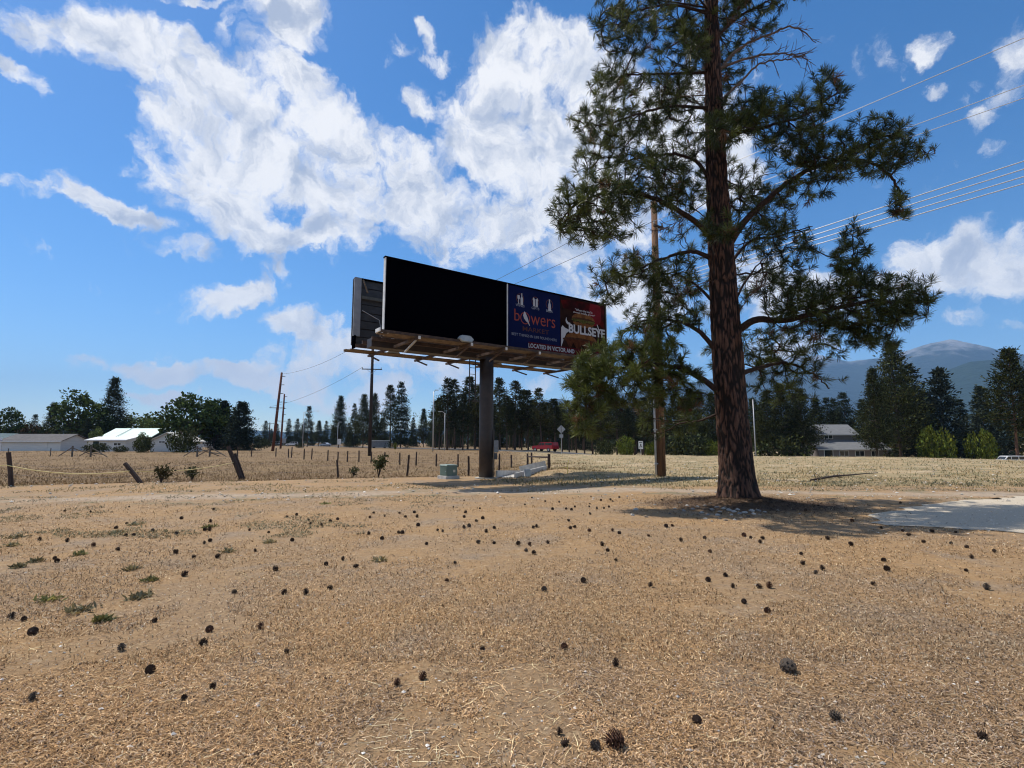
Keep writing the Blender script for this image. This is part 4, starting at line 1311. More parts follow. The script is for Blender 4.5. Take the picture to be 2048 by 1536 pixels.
# ladder beside the pole
lx = gb + BU * -.55 + BNB * .35
lad = MB(BO)
for o in (-.16, .16):
    lad.bar(lx + BU * o + UP * (3.4 - gb[2]), lx + BU * o + UP * (Z0 - gb[2]), .045)
lo = lad.build('ladder', STEEL, bb)
for i in range(8):
    r_ = MB(BO); z = 3.55 + i * .3 - gb[2]
    r_.tube([lx + BU * -.16 + UP * z, lx + BU * .16 + UP * z], .014, 5); r_.build('rung', STEEL, lo)
for z in (3.5, 5.2):
    r_ = MB(BO); r_.bar(lx + UP * (z - gb[2]), np.array([gb[0], gb[1], z]), .05); r_.build('ladder_bracket', STEEL, lo)


# print on the advert: thin raised shapes a few millimetres proud of the panel
AW, AH, A0 = BW - SPLIT - .06, BH, SPLIT + .05


def flat(name, poly, mat, lift, parent=adv):
    """poly in panel fractions (s, t)"""
    mm = MB(BO)
    mm.prism([(A0 + s * AW, t * AH) for s, t in poly], BP(0, 0, lift), BU, UP, BNF * .003)
    return mm.build(name, mat, parent)


def ell(cx, cy, rx, ry, a0=0, a1=360, n=26):
    return [(cx + rx * math.cos(R(a0 + (a1 - a0) * k / n)), cy + ry * math.sin(R(a0 + (a1 - a0) * k / n))) for k in range(n + (0 if a1 - a0 >= 360 else 1))]


def ring(cx, cy, rx, ry, th, mat, lift, a0=0, a1=360):
    n = 30
    mm = MB(BO)
    for k in range(n):
        q = []
        for (kk, sc) in ((k, 1), (k + 1, 1), (k + 1, 1 - th), (k, 1 - th)):
            a = R(a0 + (a1 - a0) * kk / n)
            q.append((A0 + (cx + rx * sc * math.cos(a)) * AW, (cy + ry * sc * math.sin(a)) * AH))
        mm.prism(q, BP(0, 0, lift), BU, UP, BNF * .003)
    return mm.build('printed_ring', mat, adv)


def text(body, s0, s1, tc_, th, mat, lift=.008, bold=0.0, slope=0.0):
    cu = bpy.data.curves.new('lettering', 'FONT'); cu.body = body; cu.offset = bold; cu.resolution_u = 3
    to = bpy.data.objects.new('lettering', cu); COL.objects.link(to)
    bpy.context.view_layer.update()
    me = bpy.data.meshes.new_from_object(to.evaluated_get(bpy.context.evaluated_depsgraph_get()))
    bpy.data.objects.remove(to)
    co = np.array([v.co[:] for v in me.vertices])
    mn, mx = co.min(0), co.max(0)
    xs_ = (co[:, 0] - mn[0]) / (mx[0] - mn[0]); ys_ = (co[:, 1] - mn[1]) / (mx[1] - mn[1])
    for i, v in enumerate(me.vertices):
        p = BP(A0 + (s0 + (s1 - s0) * xs_[i]) * AW, (tc_ + (ys_[i] - .5) * th + slope * (xs_[i] - .5)) * AH, lift) - BO
        v.co = tuple(p)
    me.materials.clear()
    return link('lettering', me, adv, mat)


flat('photo_ground', [(.50, 0), (1, 0), (1, .995), (.50, .995)], BROWNP, .004)
flat('red_glow', [(.505, .93), (.60, .96), (.98, .985), (.985, .55), (.93, .62), (.80, .66), (.68, .72), (.60, .79), (.53, .80)], MAROON, .008)
flat('red_cup', ell(.87, .74, .075, .15, 200, 360) + [(.945, .92), (.93, .97), (.82, .97)], M('bright red print', (.16, .012, .018), (.12, .01, .014), 3, .6, spec=.03), .012)
# upper burger
flat('bun', ell(.745, .655, .125, .115, 0, 180), BUN, .014)
flat('patty', ell(.745, .645, .13, .045), PATTY, .016)
flat('lettuce', [(.615, .63), (.65, .60), (.69, .625), (.74, .585), (.79, .62), (.84, .59), (.875, .63), (.86, .655), (.63, .655)], LETT, .018)
flat('bun_base', ell(.745, .60, .115, .075, 180, 360), BUN, .0155)
# lower burger behind the lettering
flat('bun', ell(.72, .30, .17, .13, 0, 180), BUN, .014)
flat('patty', ell(.70, .28, .18, .05), PATTY, .016)
flat('sauce', [(.55, .27), (.60, .12), (.63, .24), (.68, .10), (.72, .22), (.78, .12), (.84, .24), (.86, .29), (.56, .30)], M('sauce print', (.10, .03, .012), (.05, .014, .008), 5, .6, spec=.03), .018)
flat('straw', [(.893, .62), (.902, .62), (.935, .46), (.925, .46)], PALE, .020)
text('"Where the beef is', .655, .845, .815, .040, PALE, .022, .01)
text('always locally grown"', .635, .875, .765, .040, PALE, .022, .01)
text('BULLSEYE', .585, .985, .475, .155, PALE, .024, .035)
for (s, w_) in ((.585, .0), ):   # bull horn and the torn paper point beside the first letter
    flat('horn', [(.552, .60), (.560, .655), (.566, .60), (.580, .572), (.602, .565), (.602, .53), (.572, .535), (.556, .562)], PALE, .024)
    flat('paper_point', [(.505, .13), (.508, .46), (.522, .505), (.545, .47), (.600, .44), (.560, .38), (.530, .26)], PALE, .012)
# left half
for cx, kind in ((.112, 'wine'), (.255, 'gift'), (.392, 'beer')):
    ring(cx, .812, .036, .080, .16, BRONZE, .006)
    if kind == 'wine':
        flat('icon', [(cx + .004, .715), (cx + .026, .715), (cx + .026, .82), (cx + .019, .845), (cx + .019, .90), (cx + .011, .90), (cx + .011, .845), (cx + .004, .82)], PALE, .010)
        flat('icon', [(cx - .024, .81), (cx - .024, .86), (cx - .004, .86), (cx - .004, .81), (cx - .011, .79), (cx - .011, .735), (cx - .004, .725), (cx - .024, .725), (cx - .017, .735), (cx - .017, .79)], PALE, .010)
    elif kind == 'gift':
        flat('icon', [(cx - .022, .73), (cx + .022, .73), (cx + .022, .82), (cx + .026, .84), (cx + .018, .875), (cx + .006, .845), (cx - .006, .845), (cx - .018, .875), (cx - .026, .84), (cx - .022, .82)], PALE, .010)
        flat('icon', [(cx - .003, .735), (cx + .003, .735), (cx + .003, .838), (cx - .003, .838)], NAVY, .014)
    else:
        flat('icon', [(cx - .013, .705), (cx + .013, .705), (cx + .013, .80), (cx + .006, .84), (cx + .006, .895), (cx - .006, .895), (cx - .006, .84), (cx - .013, .80)], PALE, .010)
text('WINES', .072, .152, .700, .040, MIDW, .008, .02)
text('GIFTS', .218, .292, .700, .040, MIDW, .008, .02)
text('BEER', .360, .424, .700, .040, MIDW, .008, .02)
text('b', .060, .108, .541, .186, CORAL, .008, -.005)
ring(.158, .512, .044, .097, .15, CORAL, .008)
text('wers', .210, .448, .500, .140, CORAL, .008, -.005)
flat('bird', [(.145, 0.599), (.152, 0.619), (.158, 0.607), (.172, 0.555), (.184, 0.503), (.190, 0.459), (.202, 0.403), (.196, 0.399), (.182, 0.447), (.165, 0.467), (.148, 0.503), (.139, 0.551)], PALE, .013)
text('MARKET', .135, .385, .343, .072, BRONZE, .008, .01)
text('BEST THINGS IN LIFE FOUND HERE', .036, .462, .235, .042, MIDW, .008, .01)
flat('red_banner', [(.185, .028), (1, .028), (1, .145), (.185, .145)], REDV, .026)
text('LOCATED IN VICTOR AND', .185, .64, .087, .072, PALE, .031, .03)

# ------------------------------------------------------------------ poles and wires
POLEW = M('weathered pole wood', (.20, .105, .055), (.10, .055, .032), 3, .85, .5, 22, stretch=(4, 4, .4))
POLED = M('dark creosoted pole', (.045, .032, .027), (.028, .021, .019), 3, .85, .4, 22, stretch=(4, 4, .4))
POLER = M('reddish treated pole', (.15, .055, .035), (.09, .036, .025), 3, .85, .4, 22, stretch=(4, 4, .4))
GLASSI = M('grey insulator', (.32, .32, .33), (.26, .26, .27), 5, .35)


def utility_pole(base, h, r, mat, label, arms, adir, conduit=False, name='utility_pole', lean=(0, 0)):
    root = empty(name, base)
    tag(root, label, 'utility pole')
    O_ = np.array(base)
    m = MB(); m.tube([(0, 0, -.4), (lean[0] * .5, lean[1] * .5, h * .5), (lean[0], lean[1], h)], [r, r * .88, r * .68], 14)
    p = m.build('pole', mat, root, smooth=True)
    ad = np.array([adir[0], adir[1], 0.0]); ad /= np.linalg.norm(ad)
    ends = []
    for (z, half, nins) in arms:
        f_ = z / h
        c = np.array([lean[0] * f_, lean[1] * f_, z])
        m = MB(); m.bar(c - ad * half + np.cross(ad, UP) * (r + .03), c + ad * half + np.cross(ad, UP) * (r + .03), .09, .11)
        arm = m.build('crossarm', POLED if mat is not POLER else POLER, root)
        for sg in (-1, 1):
            m = MB(); m.bar(c + ad * sg * half * .5 + np.cross(ad, UP) * (r + .05) + UP * -.03, c - UP * half * .45 + np.cross(ad, UP) * (r), .03); m.build('arm_brace', GALV, arm)
        for k in range(nins):
            q = c + ad * half * (-.92 + 1.84 * k / max(1, nins - 1)) + np.cross(ad, UP) * (r + .03)
            m = MB(); m.tube([q + UP * .05, q + UP * .12, q + UP * .16, q + UP * .24], [.02, .055, .035, .05], 8); m.build('insulator', GLASSI, arm)
            ends.append(O_ + q + UP * .24)
    if conduit:
        m = MB(); m.tube([(-r - .045, -.05, -.2), (-r - .04, -.05, 5.3)], [.05, .05], 10); m.build('conduit', M('pale plastic conduit', (.55, .53, .5), (.45, .43, .4), 5, .5), root, smooth=True)
        for z in (.6, 2.2, 3.8):
            m = MB(); m.box((-r - .03, -.05, z), (.16, .13, .05)); m.build('strap', GALV, root)
    return root, ends


B1 = G(1323, 953)
H1 = 13.6
P2 = G(739, 913)
linedir = np.array([B1[0] - P2[0], B1[1] - P2[1]]); linedir /= np.linalg.norm(linedir)
adir = (-linedir[1], linedir[0])
up1, e1_ = utility_pole(B1, H1, .215, POLEW, 'brown wooden utility pole with pale conduit behind the big pine', [(12.2, .30, 2)], adir, True, lean=(.05, 0))
m = MB(); m.tube([(.05, 0, H1), (.05, 0, H1 + .28)], [.04, .03], 8); m.build('top_insulator', GLASSI, up1)
t2 = atY(745, 690, P2[1])[2] - P2[2]
up2, e2_ = utility_pole(P2, t2 + 1.2, .23, POLED, 'dark slim utility pole seen under the left end of the billboard', [(atY(743, 739, P2[1])[2] - P2[2], 1.25, 2)], (1, .15))
P3 = on(549, 98); h3 = atY(559, 745, 98)[2] - P3[2]
up3, e3_ = utility_pole(P3, h3, .27, POLER, 'tall reddish power pole beside the far white cars, nearer of two', [(h3 * .545, 1.35, 2)], (1, .2), lean=(1.0, 0))
P4 = on(564.5, 138); h4 = atY(568, 788, 138)[2] - P4[2]
up4, e4_ = utility_pole(P4, h4, .26, POLER, 'slimmer reddish power pole right behind the tall leaning one', [(h4 * .5, 1.6, 2)], (1, .2), lean=(.35, 0))
for rt, O_, hh, lx_ in ((up3, P3, h3, 1.0), (up4, P4, h4, .35)):
    for k in range(4):
        z = hh * (.62 + .11 * k)
        m = MB(); m.bar((lx_ * z / hh, 0, z), (lx_ * z / hh + .75, 0, z + .02), .10); m.build('standoff', POLED, rt)
P5 = on(541, 200); up5, e5_ = utility_pole(P5, atY(541, 845, 200)[2] - P5[2], .22, POLED, 'small far utility pole with a crossarm beside the dark spruces', [(atY(541, 847, 200)[2] - P5[2], 1.6, 2)], (1, .1))
WIRE = M('aluminium wire', (.55, .56, .58), (.5, .5, .52), 3, .4, metallic=.2)
WIRED = M('dark wire', (.10, .10, .11), (.08, .08, .09), 3, .5)


def wire(a, b, sag, r, label, mat=WIRE, group='overhead wires', name='overhead_wire'):
    a, b = np.array(a, float), np.array(b, float)
    pts = [a + (b - a) * t - UP * sag * 4 * t * (1 - t) for t in np.linspace(0, 1, 25)]
    o = MB(a).tube(pts, r, 5).build(name, mat, None, smooth=True)
    o.location = tuple(a)
    tag(o, label, 'wire', group)
    return o


span = np.array([linedir[0], linedir[1], 0]) * 42.0


def through(p_from, px, py):
    """far end of a wire that leaves p_from along the line and shows at a photo pixel at the frame edge"""
    d = ray(px, py); q = None
    # depth where the vertical plane of the line meets the pixel ray
    A = np.array([[d[0], -linedir[0]], [d[1], -linedir[1]]])
    s_, t_ = np.linalg.solve(A, np.array([p_from[0], p_from[1]]))
    z = CAMH + d[2] * s_
    slope = (z - p_from[2]) / t_
    return p_from + np.array([linedir[0], linedir[1], slope]) * 42.0


T1 = B1 + np.array([.05, 0, H1 + .28])
wl1 = 'top power wire running from the utility pole out over the driveway'
wire(T1, through(T1, 2048, 76), .0, .012, wl1)
for k, (e, py) in enumerate(zip(e1_, (170, 196))):
    wire(e, through(e, 2048, py), .0, .011, ('upper', 'lower')[k] + ' of the two power wires below the top wire over the driveway')
for k, py in enumerate((322, 338, 353, 367)):
    a = B1 + np.array([.05, -.2, 9.45 - .17 * k])
    wire(a, through(a, 2048, py), .0, .016, ('topmost', 'second from top', 'third from top', 'lowest')[k] + ' of the four cables under the power wires over the driveway')
TOP2 = P2 + np.array([0, 0, t2 + 1.25])
wire(T1, TOP2, .5, .014, 'dark wire from the utility pole top passing over the billboard', WIRED)
wire(e1_[0], TOP2 + np.array([-.6, 0, -.5]), .5, .014, 'lower dark wire from the utility pole passing over the billboard', WIRED)
wire(TOP2, P3 + np.array([1.0, 0, h3 * .98]), 1.0, .02, 'dark wire from the slim pole to the reddish power pole', WIRED)
wire(e2_[0], e3_[0], .8, .018, 'dark wire from the crossarm of the slim pole to the reddish pole', WIRED)


# ------------------------------------------------------------------ lamp posts and signs
def lamp_post(px, top, Y, r, label, arm):
    b0 = on(px, Y); h = atY(px, top, Y)[2] - b0[2]
    rt = empty('lamp_post', b0); tag(rt, label, 'lamp post')
    MB().tube([(0, 0, -.2), (0, 0, h)], [r, r * .6], 10).build('pole', GALV, rt, smooth=True)
    if arm:
        MB().tube([(0, 0, h - .1), (arm * .5, 0, h + .25), (arm, 0, h + .3)], [.05, .045, .04], 8).build('arm', GALV, rt, smooth=True)
        MB().box((arm * 1.12, 0, h + .27), (.7, .28, .14)).build('lamp_head', GALV, rt, bevel=.04)
    else:
        MB().tube([(0, 0, h), (0, 0, h + .12)], [r * .8, r * .5], 10).build('cap', GALV, rt)
    return rt


lamp_post(867, 783, 100, .13, 'tall grey street lamp post left of the grove', .5)
lamp_post(890, 826, 104, .12, 'shorter grey street lamp post among the first grove stems', -.9)
lamp_post(1507, 800, 84, .11, 'pale slim lamp post right of the big pine trunk', 0)
lamp_post(608, 824, 150, .10, 'thin far lamp post with long arm by the lone pine', 3.6)
lamp_post(677, 846, 150, .10, 'thin far lamp post beside the white roadside sign', .6)


def road_sign(px, top, bot, Y, shape, w, label, mat, text_=None):
    b0 = on(px, Y); h = atY(px, top, Y)[2] - b0[2]; hb = atY(px, bot, Y)[2] - b0[2]
    rt = empty('road_sign', b0); tag(rt, label, 'road sign')
    MB().bar((0, 0, -.3), (0, 0, h - .05), .07).build('post', GALV, rt)
    c = (h + hb) / 2
    if shape == 'diamond':
        s_ = (h - hb) / 2
        MB().prism([(0, -s_), (s_, 0), (0, s_), (-s_, 0)], (0, -.07, c), (1, 0, 0), (0, 0, 1), (0, .02, 0)).build('plate', mat, rt)
        MB().box((0, -.1, c), (.05, .03, s_ * 1.8)).build('backing_bar', M('dark strap', (.05, .05, .05)), rt)
        MB().box((0, -.07, hb - .42), (.62, .02, .55)).build('lower_plate', mat, rt)
    else:
        MB().box((0, -.07, c), (w, .02, h - hb)).build('plate', mat, rt)
        if text_:
            k = M('sign black', (.02, .02, .02))
            a = MB()
            a.bar((-.22, -.085, c - .38), (0.0, -.085, c - .05), .09, .01, (0, 1, 0)); a.bar((.22, -.085, c - .38), (0.0, -.085, c - .05), .09, .01, (0, 1, 0))
            a.bar((0, -.085, c - .40), (0, -.085, c + .05), .09, .01, (0, 1, 0))
            a.prism([(-.15, 0), (.15, 0), (0, .22)], (0, -.09, c - .02), (1, 0, 0), (0, 0, 1), (0, .006, 0))
            a.build('arrow_symbol', k, rt)
            MB().box((0, -.085, c + .38), (w * .7, .006, .10)).build('symbol_bar', k, rt)
    return rt


road_sign(1122, 850, 867, 86, 'diamond', 1, 'grey back of a diamond road sign by the red vehicle', LIGHTG)
road_sign(1279.5, 882, 898, 84, 'rect', .72, 'white lane sign with black arrow at the grove edge', WHITE, True)
road_sign(571, 877, 886, 140, 'rect', 1.1, 'pale square roadside sign right of the reddish power poles', LIGHTG)
road_sign(681, 878, 889, 150, 'rect', 1.0, 'white roadside sign under the far lamp post', WHITE)

# ------------------------------------------------------------------ vehicles
TYRE = M('tyre rubber', (.02, .02, .02), (.014, .014, .014), 6, .8)
RIM = M('wheel alloy', (.45, .45, .46), (.35, .35, .36), 6, .4, metallic=.6)
GLASSD = M('tinted glass', (.03, .035, .04), (.02, .025, .03), 3, .08, spec=.6)
HEADL = M('headlamp glass', (.7, .7, .68), (.6, .6, .58), 6, .15)
TAILR = M('tail lamp red', (.3, .02, .02), (.2, .015, .015), 6, .3)


def vehicle(name, style, paint, base, rz, label, cat, s=1.0):
    rt = empty(name, base, rz); rt.scale = (s, s, s)
    tag(rt, label, cat)
    L, Wd = {'pickup': (5.4, 1.9), 'suv': (4.8, 1.9), 'car': (4.6, 1.8), 'van': (5.6, 2.0)}[style]
    if style == 'pickup':      # front faces -x
        low = [(-2.7, .45), (-2.7, .95), (-2.6, 1.08), (-1.35, 1.15), (2.65, 1.15), (2.7, 1.1), (2.7, .5)]
        cab = [(-1.35, 1.15), (-.75, 1.75), (.45, 1.80), (.62, 1.78), (2.55, 1.78), (2.66, 1.15)]
        win = [[(-1.15, 1.2), (-.68, 1.68), (-.2, 1.70), (-.2, 1.2)], [(-.1, 1.2), (-.1, 1.70), (.5, 1.70), (.5, 1.2)], [(.75, 1.25), (.75, 1.68), (2.4, 1.68), (2.45, 1.25)]]
    elif style == 'suv':
        low = [(-2.4, .42), (-2.4, .9), (-2.3, 1.02), (-1.2, 1.1), (2.35, 1.12), (2.4, 1.0), (2.4, .45)]
        cab = [(-1.2, 1.1), (-.55, 1.70), (.2, 1.76), (2.0, 1.74), (2.3, 1.12)]
        win = [[(-1.0, 1.15), (-.5, 1.62), (.0, 1.66), (.0, 1.15)], [(.1, 1.15), (.1, 1.66), (.95, 1.66), (.95, 1.15)], [(1.05, 1.15), (1.05, 1.66), (1.9, 1.64), (2.1, 1.18)]]
    elif style == 'car':
        low = [(-2.3, .35), (-2.3, .7), (-2.2, .82), (-1.1, .95), (1.5, .98), (2.25, .92), (2.3, .7), (2.3, .38)]
        cab = [(-1.1, .95), (-.45, 1.38), (.7, 1.42), (1.55, .98)]
        win = [[(-.9, .98), (-.4, 1.32), (.05, 1.34), (.05, .98)], [(.15, .98), (.15, 1.34), (.68, 1.34), (1.25, .99)]]
    else:
        low = [(-2.8, .4), (-2.8, .95), (-2.65, 1.15), (-2.0, 1.3), (2.75, 1.3), (2.8, .45)]
        cab = [(-2.0, 1.3), (-1.35, 1.95), (-1.0, 2.02), (2.6, 2.02), (2.75, 1.3)]
        win = [[(-1.8, 1.33), (-1.3, 1.86), (-.7, 1.9), (-.7, 1.33)], [(-.55, 1.33), (-.55, 1.9), (.9, 1.9), (.9, 1.33)], [(1.05, 1.33), (1.05, 1.9), (2.4, 1.9), (2.5, 1.33)]]
    MB().prism(low, (0, -Wd / 2, 0), (1, 0, 0), (0, 0, 1), (0, Wd, 0)).build('body', paint, rt, bevel=.06)
    MB().prism(cab, (0, -Wd / 2 + .12, 0), (1, 0, 0), (0, 0, 1), (0, Wd - .24, 0)).build('cab', paint, rt, bevel=.05)
    for w_ in win:
        for sg in (-1, 1):
            MB().prism(w_, (0, sg * (Wd / 2 - .12) - .01, 0), (1, 0, 0), (0, 0, 1), (0, .02, 0)).build('side_window', GLASSD, rt)
    c0, c1 = cab[0], cab[1]
    MB().add([(c0[0] + .04 - .03, -Wd / 2 + .22, c0[1] + .06), (c0[0] + .01, Wd / 2 - .22, c0[1] + .06), (c1[0] - .05, Wd / 2 - .26, c1[1] - .05), (c1[0] - .05, -Wd / 2 + .26, c1[1] - .05)], [(0, 1, 2, 3)]).build('windscreen', GLASSD, rt)
    wr = .36 if style != 'car' else .32
    xf = low[0][0] + .88
    xr = low[-1][0] - (1.05 if style != 'car' else .9)
    for x in (xf, xr):
        for sg in (-1, 1):
            t_ = MB().tube([(x, sg * (Wd / 2 - .2), wr), (x, sg * (Wd / 2 + .01), wr)], [wr, wr], 18).build('wheel', TYRE, rt)
            MB().tube([(x, sg * (Wd / 2 - .1), wr), (x, sg * (Wd / 2 + .02), wr)], [wr * .6, wr * .58], 12).build('rim', RIM, t_)
            arch = [(x + (wr + .12) * math.cos(a), wr + (wr + .12) * math.sin(a)) for a in np.linspace(0, math.pi, 9)] + [(x + (wr + .03) * math.cos(a), wr + (wr + .03) * math.sin(a)) for a in np.linspace(math.pi, 0, 9)]
            MB().prism(arch, (0, sg * (Wd / 2 - .01) - (.03 if sg < 0 else 0), 0), (1, 0, 0), (0, 0, 1), (0, .03, 0)).build('wheel_arch', paint, rt)
    for sg in (-1, 1):
        MB().box((low[0][0] - .005, sg * (Wd / 2 - .3), low[1][1] - .12), (.05, .36, .18)).build('headlight', HEADL, rt)
        MB().box((low[-1][0] + .005, sg * (Wd / 2 - .2), .85), (.05, .18, .28)).build('tail_light', TAILR, rt)
    MB().box((low[0][0] - .05, 0, .48), (.14, Wd * .98, .2)).build('bumper', M('bumper chrome', (.5, .5, .5), (.4, .4, .4), 5, .3, metallic=.5), rt, bevel=.03)
    return rt


def roadpos(px):
    """where the road centre line crosses a photo column"""
    best = min(range(len(RC)), key=lambda i: abs((1024 + F * RC[i, 0] / RC[i, 1]) - px) + (0 if RC[i, 1] > 0 else 1e6))
    return best


i_ = roadpos(1092); c = RC[i_] + RN[i_] * 1.8
REDP = M('red car paint', (.30, .012, .022), (.25, .010, .018), 2, .25, spec=.6)
WHP = M('white car paint', (.72, .72, .72), (.66, .66, .66), 2, .3, spec=.6)
SILP = M('silver blue car paint', (.30, .35, .42), (.27, .32, .38), 2, .3, spec=.6)
DKP = M('dark car paint', (.05, .055, .065), (.04, .045, .05), 2, .3, spec=.6)
vehicle('pickup_truck', 'pickup', REDP, (c[0], c[1], gz1(RC[i_][0], RC[i_][1]) + .10), math.atan2(-RT[i_][1], -RT[i_][0]) + math.pi * 0 + (math.pi if -RT[i_][0] > 0 else 0) * 0 + math.pi, 'red pickup truck with canopy driving past the grove', 'pickup truck')
for (px, st, paint, lab, Y) in [
    (587, 'suv', WHP, 'white utility vehicle right of the reddish power poles on the highway', 215),
    (653, 'car', SILP, 'silver blue car left of the white roadside sign', 205),
    (568, 'car', DKP, 'dark car between the far power poles and white vehicle', 235),
    (552, 'van', WHP, 'white van half hidden at the base of the reddish power poles', 240),
    (534, 'suv', WHP, 'white vehicle right of the broad dark spruce', 250),
]:
    b0 = on(px, Y)
    vehicle('parked_car' if st == 'car' else ('passenger_van' if st == 'van' else 'utility_vehicle'), st, paint, (b0[0], b0[1], b0[2] + .12), R(20 if st != 'car' else -25), lab, 'van' if st == 'van' else 'car')
b0 = on(416, 128); vehicle('parked_car', 'suv', WHP, b0, R(10), 'white car parked under the large round green tree', 'car')
b0 = on(2010, 76); b0[2] = atY(2010, 911.5, 76)[2] - 2.03 * .72
vehicle('passenger_van', 'van', WHP, b0, R(4), 'white van whose roof shows over the field crest', 'van', .72)

# ------------------------------------------------------------------ buildings
ROOFG = M('grey shingles', (.125, .115, .112), (.085, .08, .078), 1.5, .9, .4, 8, stretch=(1, 1, 5))
ROOFL = M('light grey shingles', (.19, .195, .20), (.155, .16, .165), 1.5, .8, .3, 8, stretch=(1, 1, 5))
MINT = M('mint metal roof', (.50, .68, .60), (.45, .62, .55), .8, .4)
WALLW = M('white siding', (.66, .65, .62), (.58, .57, .54), 1.5, .8, .2, 6, stretch=(.3, .3, 6))
WALLG = M('grey siding', (.21, .21, .215), (.17, .17, .175), 1.2, .8, .2, 6, stretch=(.3, .3, 6))
WALLM = M('mauve grey siding', (.25, .22, .22), (.2, .18, .18), 1.2, .8, .2, 6, stretch=(.3, .3, 6))
WALLD = M('dark green siding', (.035, .055, .045), (.025, .04, .033), 1.2, .8)
FRAMEW = M('white window frame', (.75, .75, .74), (.68, .68, .67), 4, .5)


def window(parent, x, y, z, w, h, n=2):
    f_ = MB()
    t = .09
    f_.box((x, y, z + h / 2), (w + t, .08, t)); f_.box((x, y, z - h / 2), (w + t, .08, t))
    f_.box((x - w / 2, y - .002, z), (t, .08, h - t)); f_.box((x + w / 2, y - .002, z), (t, .08, h - t))
    for k in range(1, n):
        f_.box((x - w / 2 + w * k / n, y - .002, z), (.06, .07, h - t))
    o = f_.build('window', FRAMEW, parent)
    MB().box((x, y + .02, z), (w, .03, h)).build('pane', GLASSD, o)
    return o


def gable(root, x0, x1, y0, y1, z0, ze, zr, wall, roofm, over=.35, axis='x', name='wall'):
    """walls and a pitched roof, ridge along x (or y)"""
    m = MB()
    if axis == 'x':
        ym = (y0 + y1) / 2
        m.add([(x0, y0, z0), (x1, y0, z0), (x1, y1, z0), (x0, y1, z0), (x0, y0, ze), (x1, y0, ze), (x1, y1, ze), (x0, y1, ze), (x0, ym, zr), (x1, ym, zr)],
              [(0, 1, 5, 4), (2, 3, 7, 6), (0, 4, 8, 7, 3), (1, 2, 6, 9, 5)])
        m.build(name, wall, root)
        sl = (zr - ze) / (ym - y0)
        r_ = MB()
        for sg, yy in ((-1, y0), (1, y1)):
            ye = yy + sg * over
            zz = ze - sl * over
            r_.add([(x0 - over, ye, zz + .02), (x1 + over, ye, zz + .02), (x1 + over, ym, zr + .02), (x0 - over, ym, zr + .02),
                    (x0 - over, ye, zz + .16), (x1 + over, ye, zz + .16), (x1 + over, ym, zr + .16), (x0 - over, ym, zr + .16)],
                   [(0, 1, 2, 3), (4, 5, 6, 7), (0, 1, 5, 4), (1, 2, 6, 5), (3, 0, 4, 7)])
        ro = r_.build('roof', roofm, root)
        MB().box(((x0 + x1) / 2, y0 - over - .03, ze - sl * over + .08), (x1 - x0 + 2 * over, .05, .2)).build('gutter', FRAMEW, ro)
    else:
        xm = (x0 + x1) / 2
        m.add([(x0, y0, z0), (x1, y0, z0), (x1, y1, z0), (x0, y1, z0), (x0, y0, ze), (x1, y0, ze), (x1, y1, ze), (x0, y1, ze), (xm, y0, zr), (xm, y1, zr)],
              [(0, 1, 5, 8, 4), (2, 3, 7, 9, 6), (0, 4, 7, 3), (1, 2, 6, 5)])
        m.build(name, wall, root)
        sl = (zr - ze) / (xm - x0)
        r_ = MB()
        for sg, xx in ((-1, x0), (1, x1)):
            xe = xx + sg * over
            zz = ze - sl * over
            r_.add([(xe, y0 - over, zz + .02), (xe, y1 + over, zz + .02), (xm, y1 + over, zr + .02), (xm, y0 - over, zr + .02),
                    (xe, y0 - over, zz + .16), (xe, y1 + over, zz + .16), (xm, y1 + over, zr + .16), (xm, y0 - over, zr + .16)],
                   [(0, 1, 2, 3), (4, 5, 6, 7), (0, 1, 5, 4), (0, 3, 7, 4), (1, 2, 6, 5)])
        ro = r_.build('roof', roofm, root)
    return ro


def span_px(xa, xb, Y):
    return (xb - xa) / F * Y


# long white shed
Y = 100.0; b0 = on(68, Y); rt = empty('farm_shed', b0, R(2)); tag(rt, 'long low white shed with weathered grey roof at the field edge', 'shed')
Wx = span_px(12, 128, Y)
zf = lambda py, Yv, b: atY(1024, py, Yv)[2] - b[2]
gable(rt, -Wx / 2, Wx / 2, 0, 7, -.6, zf(882, Y, b0), zf(869.5, Y + 3.5, b0), WALLW, ROOFG, .4)
MB().box((-Wx / 2 + .05, -.04, 1.2), (.35, .06, 2.6)).build('corner_board', FRAMEW, rt)
MB().box((Wx / 2 - 3, -.03, .9), (1.1, .05, 2.1)).build('door', WALLW, rt)
# greenish lean-to at its left end
b1 = on(2, 103); r2 = empty('lean_to', b1); tag(r2, 'small green-grey lean-to at the left end of the long shed', 'shed')
gable(r2, -1.6, 1.2, 0, 4, -.6, zf(884, 103, b1), zf(868, 103, b1), WALLD, M('pale green roof', (.30, .36, .32), (.24, .3, .27), 2, .6), .3, 'y')
# low white shed
Y = 92.0; b0 = on(219, Y); rt = empty('farm_shed', b0, R(-1)); tag(rt, 'low white shed with bright white roof in front of the mint roof', 'shed')
Wx = span_px(182, 257, Y)
gable(rt, -Wx / 2, Wx / 2, 0, 5, -.6, zf(880.5, Y, b0), zf(875, Y + 2.5, b0), WALLW, M('bright white roof', (.72, .72, .70), (.66, .66, .64), 1, .6), .4)
for x in (-.6, 1.9):
    window(rt, x, -.03, zf(888.5, Y, b0), 1.3, .5)
MB().box((-1.9, -.03, .8), (1.0, .05, 1.9)).build('door', WALLD, rt)
